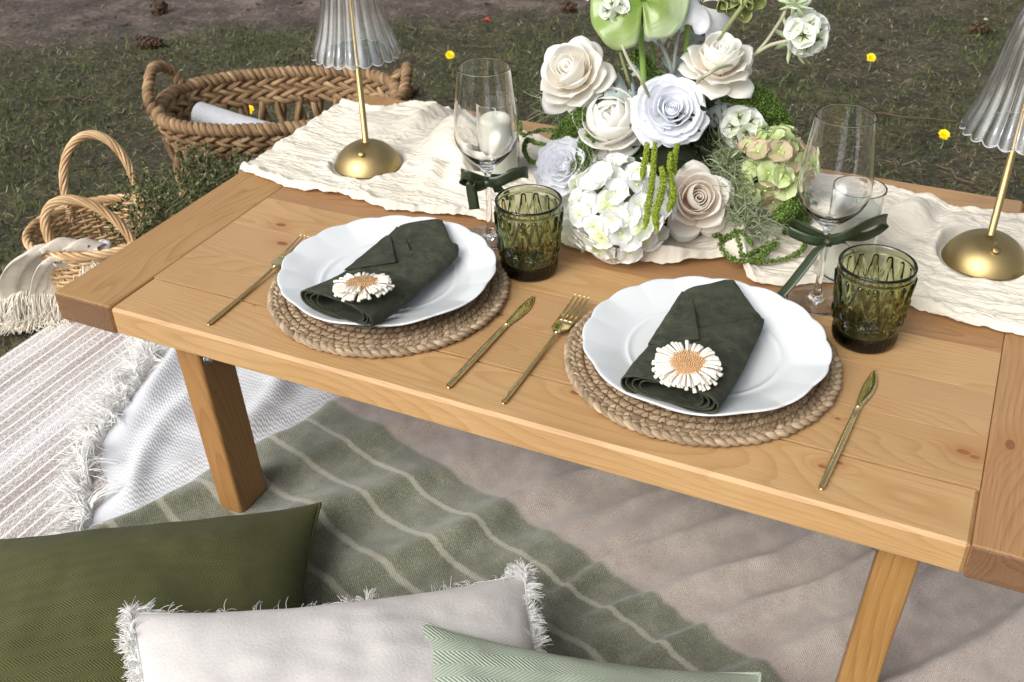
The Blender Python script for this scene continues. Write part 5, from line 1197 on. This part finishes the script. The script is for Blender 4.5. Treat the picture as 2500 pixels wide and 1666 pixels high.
tail([(1400, 225, .17), (1370, 300, .13), (1345, 350, .105), (1330, 420, .075)], .0115, 4500, .0012, AMG, 'mossy green tail in the gap below the pointed cream rose', 8)
tail([(1452, 120, .225), (1478, 150, .21), (1505, 180, .195), (1530, 200, .185)], .009, 2600, .0012, AMG, 'mossy green tuft among the stems above the large white rose', 9)
tail([(1268, 335, .06), (1235, 330, .055), (1212, 322, .045), (1205, 345, .03), (1222, 372, .018), (1262, 372, .014)], .0030, 1100, .0010, AMG, 'thin mossy sprig looping towards the candle', 10)
tail([(1780, 505, .045), (1810, 485, .055), (1835, 470, .05), (1842, 500, .03), (1800, 535, .018)], .0105, 4500, .0012, AMG, 'mossy green tail resting on the gauze below the lime hydrangea', 11)
# wiry tillandsia -------------------------------------------------------------
WIRY = grass_mat('tillandsia', [(0, rgb(112, 130, 84)), (.5, rgb(150, 164, 122)), (1, rgb(200, 206, 172))], .7)
def wiry(pts, n, L, label, seed, rad=.0007, spread=.010):
    r = np.random.default_rng(seed); P = np.array([FP(*p) for p in pts]); parts = []
    for i in range(n):
        c = P[r.integers(len(P))]+r.normal(0, spread, 3); d = norm(r.normal(0, 1, 3)+np.array([0, 0, .15])-CD*.25); l = L*r.uniform(.5, 1.2); b = r.normal(0, .9, 3); p = c; q = [p]
        for k in range(7): d = norm(d+b*.22+r.normal(0, .05, 3)); p = p+d*l/7; q.append(p)
        q = np.array(q); q[:, 2] = np.maximum(q[:, 2], TH+.006)
        parts.append(tube(q, rad*np.linspace(1.2, .4, 8), 3, cap=False))
    V, F = join(parts); tag(add_mesh('tillandsia', V, F, WIRY), label, 'greenery', 'wiry tillandsia in the centrepiece')
wiry([(1660, 400, .085), (1690, 430, .075), (1700, 470, .065), (1670, 370, .10), (1710, 500, .055), (1740, 520, .045), (1690, 400, .088)], 430, .042, 'large tangle of wiry grey green tillandsia beside the open cream rose', 1, spread=.011)
wiry([(1350, 375, .095), (1345, 400, .09), (1362, 340, .11)], 130, .034, 'small wiry tuft between the white rose and the white hydrangea', 2, .0005, .005)
wiry([(1262, 210, .15), (1255, 225, .145)], 46, .032, 'sparse wiry tuft sticking out under the pointed cream rose', 3, .0005, .004)
wiry([(1275, 265, .12), (1290, 262, .125), (1300, 300, .11)], 80, .040, 'wiry tuft hanging below the pointed cream rose by the candle', 4, .0005, .005)
wiry([(1640, 335, .11), (1650, 350, .105)], 110, .034, 'wiry tuft under the thin level pod stem', 5, .0005, .006)
# dusty miller ----------------------------------------------------------------
DUST = petal_mat('dusty_miller', rgb(120, 134, 134), rgb(146, 158, 158), rgb(170, 180, 178), .1, .9, .08)
def dusty(pa, pb, label, w=.36):
    A = FP(*pa); B = FP(*pb); L = np.linalg.norm(B-A); ex = (B-A)/L; nz_ = norm(-CD-ex*(-CD@ex)); ey = np.cross(nz_, ex)
    out = [(0, .03), (.15, .04), (.22, .16), (.30, .30), (.36, .30), (.36, .12), (.44, .10), (.50, .28), (.60, .42), (.68, .38), (.64, .16), (.70, .12), (.80, .30), (.90, .28), (.88, .14), (1.0, .06)]
    ux = np.array([o[0] for o in out]); uy = np.array([o[1] for o in out])*w/.36
    V = []; uv = []
    for s in (-1, 0, 1):
        for x, y in zip(ux, uy): V.append(A+L*(ex*x+ey*y*s+nz_*(-.10*(abs(s)*y)**1.0+.12*math.sin(x*3.0)))); uv.append((.5+.5*s, .3+.6*x))
    n = len(ux); F = []
    for k in (0, 1):
        for i in range(n-1): F.append((k*n+i, k*n+i+1, (k+1)*n+i+1, (k+1)*n+i))
    o = add_mesh('dusty_miller_leaf', V, F, DUST, uv=uv); solid(o, .0012, 0); tag(o, label, 'leaf', 'dusty miller leaves in the centrepiece')
dusty((1490, 225, .165), (1370, 222, .175), 'silver lobed leaf lying over the blush garden rose')
dusty((1520, 215, .18), (1580, 140, .205), 'silver lobed leaf standing against the cream rose under the curved stem')
dusty((1500, 190, .19), (1450, 140, .215), 'silver lobed leaf deep among the stems', .3)
dusty((1610, 260, .15), (1680, 248, .155), 'silver lobed leaf above the star flecked pod', .3)
dusty((1590, 125, .215), (1612, 60, .245), 'silver lobed leaf standing under the soft white bloom', .3)
dusty((1600, 290, .13), (1660, 270, .14), 'silver leaf in the dark gap beside the large white rose', .25)
# leafy base ------------------------------------------------------------------
DK = grass_mat('dark_leaf', [(0, rgb(20, 32, 14)), (.6, rgb(38, 56, 24)), (.93, rgb(60, 82, 34)), (1, rgb(120, 74, 40))], .45)
lf = np.array([[0, 0, 0], [.35, .16, .02], [.7, .13, 0], [1, 0, -.08], [.7, -.13, 0], [.35, -.16, .02], [.4, 0, -.03], [.75, 0, -.05]]); lfF = [(0, 6, 1), (1, 6, 7, 2), (2, 7, 3), (0, 5, 6), (5, 4, 7, 6), (4, 3, 7)]
e = thing('flower_bowl', 'dark leafy bowl holding the centrepiece flowers together on the runner', 'bowl', tuple(B0))
V, F = lathe([(0, .006), (.058, .006), (.066, .016), (.070, .045), (.064, .052), (0, .052)], 32); add_mesh('bowl', V, F, blk, e)
V, F = lathe([(.0, .165), (.020, .155), (.040, .13), (.056, .09), (.062, .053), (0, .053)], 24); add_mesh('foam', V, F, simple('foam', rgb(30, 38, 20), .95), e)
r = np.random.default_rng(6); src = None
for i in range(150):
    a = r.uniform(0, 6.283); zz = r.uniform(.03, .17); rad = .062*math.sqrt(max(.04, 1-(zz/.20)**2)); d = norm([math.cos(a), math.sin(a), r.uniform(-.3, .8)])
    m = Matrix.Translation((rad*math.cos(a)*.72, rad*math.sin(a)*.72, zz)) @ Vector(d).to_track_quat('X', 'Z').to_matrix().to_4x4() @ Matrix.Rotation(r.normal(0, .6), 4, 'X') @ Matrix.Scale(r.uniform(.028, .042), 4)
    if src is None: src = add_mesh('leaf', lf, lfF, DK, e); src.matrix_basis = m
    else: dup(src, e, m)
# creeping vine on the gauze --------------------------------------------------
VIN = grass_mat('vine_leaf', [(0, rgb(72, 98, 36)), (.5, rgb(104, 132, 52)), (1, rgb(148, 168, 88))], .6)
def vine(pts, label, seed, n=230, s=.0030):
    P = spline(np.array([FP(x, y, z) for x, y, z in pts]), 46); P[:, 2] = [max(p[2], runner_z(p[0], p[1])+.002) if p[2] < TH+.05 else p[2] for p in P]
    e = thing('creeping_vine', label, 'greenery', tuple(P[0]), group='trailing greenery of the centrepiece'); V, F = tube(P-P[0], .0007, 5); add_mesh('stalk', V, F, STO, e)
    V, F = granules(P-P[0], .0026, n*2, s*.42, seed, .5); o = add_mesh('leaf_grains', V, F, VIN, e, smooth=False); o['kind'] = 'stuff'
vine([(1730, 560, .03), (1700, 552, .028), (1672, 545, .028), (1655, 560, .022), (1672, 590, .02), (1705, 600, .018), (1740, 595, .018), (1790, 560, .03)], 'tiny leaved vine trailing over the gauze fold beneath the open rose', 1, 420)
vine([(1790, 545, .03), (1760, 575, .02), (1735, 600, .016), (1775, 600, .016), (1830, 585, .018), (1850, 560, .024), (1845, 530, .03)], 'tiny leaved vine lying beside the long ribbon tail', 2, 460)
vine([(1640, 540, .045), (1665, 548, .03), (1690, 570, .02), (1712, 590, .018), (1740, 575, .02), (1780, 555, .03)], 'wandering tiny leaved vine crossing the gauze below the tillandsia', 3, 380)
vine([(1280, 300, .10), (1240, 300, .05), (1200, 310, .03), (1196, 280, .035)], 'short vine reaching from the greenery towards the candle glass', 4, 220)
# ------------------------------------------------------------------ big rope basket
ROPE = fibre('hyacinth_rope', [(.34, rgb(64, 46, 30)), (.52, rgb(128, 100, 68)), (.70, rgb(184, 156, 116))], ft=6, bs=.7)
def twist(P, r, strands, pitch, off, closed=False, flat=1.0, hand=1, n=7, up=(0, 0, 1), wob=0., seed=0):
    """strands twisted round the path P; returns a list of (V,F,uv)"""
    P = np.asarray(P, float); T, N, B = frames(P, closed, up)
    L = np.r_[0, np.cumsum(np.linalg.norm(np.diff(P, axis=0), axis=1))]; tot = L[-1]+(np.linalg.norm(P[0]-P[-1]) if closed else 0)
    k = max(1, round(tot/pitch)) if closed else tot/pitch
    out = []; rr_ = np.random.default_rng(seed)
    for s in range(strands):
        a = hand*2*np.pi*k*L/tot+2*np.pi*s/strands
        Q = P+off*(np.cos(a)[:, None]*N*flat+np.sin(a)[:, None]*B)
        rad = r*(1+wob*np.sin(L*70+s*2+seed)*.5+wob*rr_.normal(0, .25, len(P)))
        out.append(tube_uv(Q, rad, n, closed))
    return out
def oval(C, ax, a, b, z, n, e=2.4, grow=0.):
    th = np.linspace(0, 2*np.pi, n+1)[:-1]; c, s = np.cos(th), np.sin(th)
    u = (a+grow)*np.sign(c)*np.abs(c)**(2/e); w = (b+grow)*np.sign(s)*np.abs(s)**(2/e); nn = np.array([-ax[1], ax[0]])
    xy = C+u[:, None]*ax+w[:, None]*nn; P = np.c_[xy, np.full(n, z)]
    d = np.r_[0, np.cumsum(np.linalg.norm(np.diff(np.vstack([P, P[:1]]), axis=0), axis=1))]; q = np.linspace(0, d[-1], n+1)[:-1]; PP = np.vstack([P, P[:1]])
    return np.stack([np.interp(q, d, PP[:, k]) for k in range(3)], 1)
BC = np.array([-.322, .922]); BA = norm([.867, .498]); BN = np.array([-BA[1], BA[0]])
big = thing('rope_basket', 'large oval basket of thick braided brown rope with open stakes behind the table', 'basket', (BC[0], BC[1], 0))
o3 = np.array([BC[0], BC[1], 0])
def put(parts, name, mat, e, o=o3):
    for V, F, uv in parts: add_mesh(name, V-o, F, mat, e, uv=uv)
RZ = .252
put(twist(oval(BC, BA, .250, .162, RZ, 760), .0076, 2, .029, .0074, True, wob=.12, seed=1), 'rim_strand', ROPE, big)
for i, z in enumerate((.236, .223, .210, .198)):
    put(twist(oval(BC, BA, .247-.004*i, .158-.004*i, z, 360), .0064, 2, .068, .0060, True, hand=1 if i % 2 else -1, wob=.12, seed=i+2), 'braid_strand', ROPE, big)
for i, z in enumerate((.060, .040, .018)):
    put(twist(oval(BC, BA, .228-.004*i, .138-.004*i, z, 260), .0100, 2, .105, .0085, True, hand=1 if i % 2 else -1, wob=.12, seed=i+8), 'braid_strand', ROPE, big)
top = oval(BC, BA, .238, .148, .202, 30); bot_ = oval(BC, BA, .226, .136, .052, 30)
for i in range(30):
    P = np.linspace(top[i], bot_[i], 12); put(twist(P, .0078, 2, .16, .0072, hand=1 if i % 2 else -1, up=(1, 0, 0), wob=.08, seed=i), 'stake', ROPE, big)
V, F = lathe([(0, .008), (.5, .008), (1.0, .010)], 40); V = np.c_[BC[0]+(V[:, 0]*.218)[:, None]*BA[0]+(V[:, 1]*.125)[:, None]*BN[0], BC[1]+(V[:, 0]*.218)[:, None]*BA[1]+(V[:, 1]*.125)[:, None]*BN[1], V[:, 2]]
add_mesh('bottom', V-o3, F, ROPE, big, uv=V[:, :2])
for s in (-1, 1):
    m = BC+BA*s*.236; hz = -.03 if s < 0 else -.05; BN_ = BN; BNs = BN
    if s < 0: m = np.array([-.533, .835]); BN = norm([-.266, .964])
    P = spline([np.r_[m+BN*-.070, .215], np.r_[m+BN*-.072+BA*s*.012, .262], np.r_[m+BN*-.035+BA*s*.030, .318+hz], np.r_[m+BN*.030+BA*s*.040, .346+hz], np.r_[m+BN*.078+BA*s*.030, .318+hz], np.r_[m+BN*.072+BA*s*.012, .262], np.r_[m+BN*.070, .215]], 170)
    BN = BN_
    put(twist(P, .0072, 2, .028, .0054, up=(BA[0], BA[1], 0), wob=.08, seed=20+s), 'handle_strand', ROPE, big)
# things inside the big basket
A0 = W(*dp(452, 262), .205); A1 = W(*dp(640, 318), .150); d = norm(A1-A0); L_ = np.linalg.norm(A1-A0)
def roll_mesh(L, r0, r1, turns, n=130, m=26, seed=0):
    a = np.linspace(0, turns*2*np.pi, n); rr_ = np.linspace(r0, r1, n); V = []; uv = []
    for j in range(m):
        x = L*j/(m-1)
        for i in range(n):
            w = 1+.03*math.sin(x*40+a[i])+.02*math.sin(a[i]*3); V.append((x+.004*math.sin(a[i]*1.7)*(j == 0), rr_[i]*w*math.cos(a[i]), rr_[i]*w*.85*math.sin(a[i]))); uv.append((x, rr_[i]*a[i]))
    return np.array(V), grid_faces(m, n), np.array(uv)
V, F, uv = roll_mesh(L_, .006, .036, 4.0); e = add_mesh('rolled_towel', V, F, WAFFLE, uv=uv+np.array([0, .2])); e.location = tuple(A0); e.rotation_euler = Vector(d).to_track_quat('X', 'Z').to_euler(); solid(e, .002, 0)
tag(e, 'rolled white waffle towel lying inside the large rope basket', 'towel')
LAV = simple('cloth_lilac_white', rgb(226, 226, 234), .9)
c = W(*dp(445, 282), .175); e = thing('folded_scarf', 'bluish white fringed scarf bundled beside the towel in the rope basket', 'scarf', tuple(c)); nu = 40
a = np.linspace(-1, 1, nu); U, Vv = np.meshgrid(a, a, indexing='ij'); Zs = .018*(1-U**2)*(1-Vv**2)+.012*np.sin(U*7+Vv*3)*(1-Vv**2)+.006*fbm(U*4, Vv*4, 3, 3)
add_mesh('cloth', np.stack([U*.05, Vv*.04, Zs], -1), grid_faces(nu, nu), LAV, e)
k = np.random.default_rng(2); b = np.stack([-.045+0*np.arange(240.), k.uniform(-.042, .042, 240), k.uniform(0, .015, 240)], 1); fringe('fringe', b, np.repeat([[-.2, 0, .8]], 240, 0), .030, e, FR_W, 4, .0009, 1.4, .3, .5)
V, F = lathe([(0, .11), (.09, .115), (.17, .10), (.2, .05)], 30); V = V*np.array([1.0, .55, 1]); V[:, 2] += .012*fbm(V[:, 0]*18, V[:, 1]*18, 3, 7); V = np.c_[BC[0]+V[:, :1]*BA[0]+V[:, 1:2]*BN[0], BC[1]+V[:, :1]*BA[1]+V[:, 1:2]*BN[1], V[:, 2]]
V[:, :2] += -BA*.05
tag(add_mesh('grey_blanket', V, F, simple('blanket_grey', rgb(150, 142, 142), .95)), 'folded grey blanket at the bottom of the large rope basket', 'blanket')

# ------------------------------------------------------------------ wicker basket with two hoop handles
WICK_ = fibre('willow', [(.34, rgb(128, 94, 58)), (.5, rgb(182, 146, 102)), (.66, rgb(222, 196, 156))], ft=3, bs=.25, rough=.5)
SC0 = np.array([-.387, .437]); SP = norm([.76, .65]); SQ = np.array([-SP[1], SP[0]]); S3 = np.array([SC0[0], SC0[1], 0])
sb = thing('wicker_basket', 'small pale willow basket with two twisted hoop handles on the grass', 'basket', (SC0[0], SC0[1], 0))
NS = 34; NR = 30; SRZ = .168
def srad(z): k = z/SRZ; return .088+.030*k-.004*math.sin(k*3.1)
for i in range(NR):
    z = .008+i*(SRZ-.012)/(NR-1); n = NS*6; th = np.linspace(0, 2*np.pi, n+1)[:-1]; R_ = srad(z)+.0030*np.sin(th*NS/2+math.pi*(i % 2)); k = np.random.default_rng(i)
    zz = z+.0012*np.sin(th*3+i)+.0006*np.sin(th*17+i*2)
    P = np.stack([R_*1.08*np.cos(th), R_*.94*np.sin(th), zz], 1); P = P[:, :1]*np.r_[SP, 0]+P[:, 1:2]*np.r_[SQ, 0]+P[:, 2:]*np.array([0, 0, 1])
    V, F, uv = tube_uv(P, .0027*(1+.12*np.sin(th*5+i)), 6, True); add_mesh('weave_rod', V, F, WICK_, sb, uv=uv)
for j in range(NS):
    a = (j+.5)/NS*2*math.pi; zs_ = np.linspace(.004, SRZ+.006, 8); P = np.array([[srad(min(z, SRZ))*1.08*math.cos(a), srad(min(z, SRZ))*.94*math.sin(a), z] for z in zs_]); P = P[:, :1]*np.r_[SP, 0]+P[:, 1:2]*np.r_[SQ, 0]+P[:, 2:]*np.array([0, 0, 1])
    V, F, uv = tube_uv(P, .0026, 6); add_mesh('stake', V, F, WICK_, sb, uv=uv)
put(twist(oval(np.zeros(2), SP, .1300, .1135, SRZ+.006, 240, 2.0), .0036, 4, .07, .0048, True, seed=4), 'border_rod', WICK_, sb, 0)
V, F = lathe([(0, .006), (.05, .006), (.088, .008)], 30); add_mesh('bottom', V, F, WICK_, sb, uv=V[:, :2])
def hoop(q, half, lean_q, topz, lean_p):
    base = SQ*q; P = []
    for a in np.linspace(0, math.pi, 9):
        k = math.sin(a); P.append(np.r_[base+SP*(-half*math.cos(a)*(1+.10*k)+lean_p*k)+SQ*lean_q*k, SRZ-.02+(topz-SRZ+.02)*k**.85])
    P = spline(P, 80); put(twist(P, .0030, 7, .13, .0058, up=(SQ[0], SQ[1], 0), n=6, seed=int(topz*100)), 'handle_rod', WICK_, sb, 0)
    for s in (0, -1):
        p = P[s]; T_ = norm(P[1]-P[0] if s == 0 else P[-2]-P[-1]); Pw = np.array([p+T_*.012+np.array([0.0, 0, 0]), p+T_*.030]); put(twist(np.linspace(Pw[0], Pw[1], 60), .0018, 1, .0040, .0088, up=(SQ[0], SQ[1], 0), n=5), 'handle_binding', WICK_, sb, 0)
hoop(.092, .066, .040, .300, .0); hoop(-.088, .066, .028, .262, -.040)
# muslin cloth over the rim
t = NT('muslin'); wv = t.noise(t.uv(), 650, 2, .6); lo = t.noise(t.uv(), 26, 4, .6)
MUS = t.done(t.bsdf(t.ramp(t.math('ADD', t.math('MULTIPLY', lo, .6), t.math('MULTIPLY', wv, .4)), [(.3, rgb(190, 180, 164)), (.65, rgb(220, 212, 198))]), .95, t.bump(t.math('ADD', wv, lo), .5, .003)))
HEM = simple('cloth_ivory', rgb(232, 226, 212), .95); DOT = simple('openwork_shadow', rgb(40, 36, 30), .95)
z3 = lambda a, b: (a/2.958, 300+b/2.958)
cl = thing('muslin_cloth', 'beige muslin cloth with ivory fringe hanging over the willow basket rim', 'cloth', (SC0[0], SC0[1], 0))
def drape(path, width, wdir, n=46, m=30, amp=.008, seed=0, name='cloth', mat=None):
    path = [(a+38, b, z) for a, b, z in path]
    P = spline(np.array([W(*z3(a, b), z) for a, b, z in path]), n); P = P[:n]; w = np.linspace(-.5, .5, m); V = []; uv = []
    Ls = np.r_[0, np.cumsum(np.linalg.norm(np.diff(P, axis=0), axis=1))]
    for i, p in enumerate(P):
        wd = np.interp(i/(len(P)-1), np.linspace(0, 1, len(width)), width)
        for q in w:
            v = p+np.asarray(wdir)*q*wd+np.array([0, 0, 1])*(-.5*wd*q*q)
            nz_ = amp*(math.sin(q*17+i*.08+seed)+.6*math.sin(q*31+seed*2+i*.05)); v = v+np.array([-.5, -.6, .6])*nz_; v[2] = max(v[2], .012); V.append(v); uv.append((q*wd, Ls[i]))
    o = add_mesh(name, np.array(V)-S3, grid_faces(len(P), m), mat or MUS, cl, uv=uv); solid(o, .002, 0); return np.array(V).reshape(len(P), m, 3)-S3
wd_ = norm([.80, .60, 0])
G = drape([(640, 960, .125), (560, 890, .165), (470, 845, .196), (350, 910, .190), (255, 990, .160), (195, 1090, .120), (185, 1180, .085), (195, 1250, .062)], [.08, .09, .095, .10, .10, .10], wd_, seed=1)
E_ = G[:, -1]; G2_ = drape([(430, 960, .172), (360, 1000, .166), (320, 1090, .122), (310, 1180, .085), (270, 1270, .055), (235, 1340, .035), (220, 1390, .024)], [.05, .06, .075, .085, .09], wd_, seed=4, amp=.006)
G3 = drape([(680, 930, .150), (560, 920, .158), (450, 945, .160), (370, 960, .168)], [.05, .06, .07, .06], norm([-.6, .75, 0]), seed=6, amp=.006)
k = np.random.default_rng(5)
def edge_fringe(E, out, n, L, seed):
    idx = k.uniform(0, len(E)-1.001, n); i = idx.astype(int); b = lerp(E[i], E[i+1], (idx-i)[:, None]); fringe('fringe', b, np.repeat([out], n, 0), L, cl, HEM, seed, .0011, 1.6, .22, .35, .008)
edge_fringe(G2_[-1], (-.1, -.55, -.3), 420, .052, 1); edge_fringe(G[-1], (-.2, -.6, -.6), 300, .05, 2); edge_fringe(G[18:, -1], (.55, -.25, -.6), 320, .055, 3); edge_fringe(G2_[22:, -1], (.6, -.15, -.5), 220, .05, 6); edge_fringe(G2_[25:, 0], (-.7, .2, -.2), 160, .035, 7)
dv, df = lathe([(0, .0004), (.0022, .0004), (.0024, -.0004), (0, -.0004)], 8); src = None  # dark discs laid on the cloth, painting the shade inside its openwork
for E in (G3[:, 2], G2_[-3], G[16:, -3]):
    for i in range(2, len(E)-2, 3):
        m = Matrix.Translation(E[i]+np.array([-.0006, -.0018, .0016])) @ Vector((.2, -.7, .7)).to_track_quat('Z', 'Y').to_matrix().to_4x4()
        if src is None: src = add_mesh('openwork_shade_dot', dv, df, DOT, cl); src.matrix_basis = m
        else: dup(src, cl, m)
c = W(*z3(745, 905), .165); V, F = lathe(spline([(0, -.014), (.010, -.012), (.016, 0), (.013, .010), (0, .014)], 14), 16); V = V+.004*np.stack([fbm(V[:, 0]*90, V[:, 1]*90, 2, 1), fbm(V[:, 1]*90, V[:, 2]*90, 2, 2), fbm(V[:, 2]*90, V[:, 0]*90, 2, 3)], 1)
tag(add_mesh('crumpled_tissue', V, F, simple('tissue', rgb(236, 236, 234), .9), loc=tuple(c)), 'small crumpled white tissue in the willow basket', 'tissue')
# bunch of fine leaved greenery
HB = grass_mat('heather_leaf', [(0, rgb(46, 54, 28)), (.45, rgb(82, 90, 52)), (.85, rgb(122, 124, 82)), (1, rgb(158, 152, 112))], .8)
r = np.random.default_rng(14); p0 = np.array([-.345, .425, .10]); st = []; LV = []; LF = []; o = 0
for i in range(230):
    e_ = p0+np.array([r.uniform(-.02, .10)+.02, r.uniform(.0, .28), 0]); e_[2] = r.uniform(.12, .235)-.10*abs(e_[1]-p0[1]-.12)
    tipd = norm([r.normal(-.15, .5), r.normal(.45, .5), r.uniform(.0, 1.0)]); b = p0+np.array([r.normal(.02, .02), r.uniform(0, .10), 0]); q = spline([b, lerp(b, e_, .55)+np.array([0, 0, .02]), e_, e_+tipd*.03, e_+tipd*.055+r.normal(0, .006, 3)], 14)
    q = q[np.linalg.norm(q-b, axis=1) > .01] if len(q) > 4 else q
    st.append(tube(q, np.linspace(.0011, .0005, len(q)), 3, cap=False))
    n = 46; idx = r.uniform(len(q)*.45, len(q)-1.01, n); j = idx.astype(int); c = lerp(q[j], q[j+1], (idx-j)[:, None]); d = r.normal(0, 1, (n, 3)); d /= np.linalg.norm(d, axis=1, keepdims=True); s = np.cross(d, r.normal(0, 1, (n, 3))); s /= np.linalg.norm(s, axis=1, keepdims=True); l = r.uniform(.004, .0095, (n, 1))
    V = np.stack([c, c+d*l*.5+s*l*.28, c+d*l, c+d*l*.5-s*l*.28], 1); LV.append(V.reshape(-1, 3)); LF.append(np.arange(n)[:, None]*4+np.array([[0, 1, 2, 3]])+o); o += n*4
hb = thing('greenery_bunch', 'bunch of fine leaved olive greenery leaning out of the willow basket', 'greenery', tuple(p0))
V, F = join(st); s_ = add_mesh('stems', V-p0, F, STO, hb); s_['kind'] = 'stuff'; l_ = add_mesh('leaves', np.vstack(LV)-p0, np.vstack(LF), HB, hb, smooth=False); l_['kind'] = 'stuff'
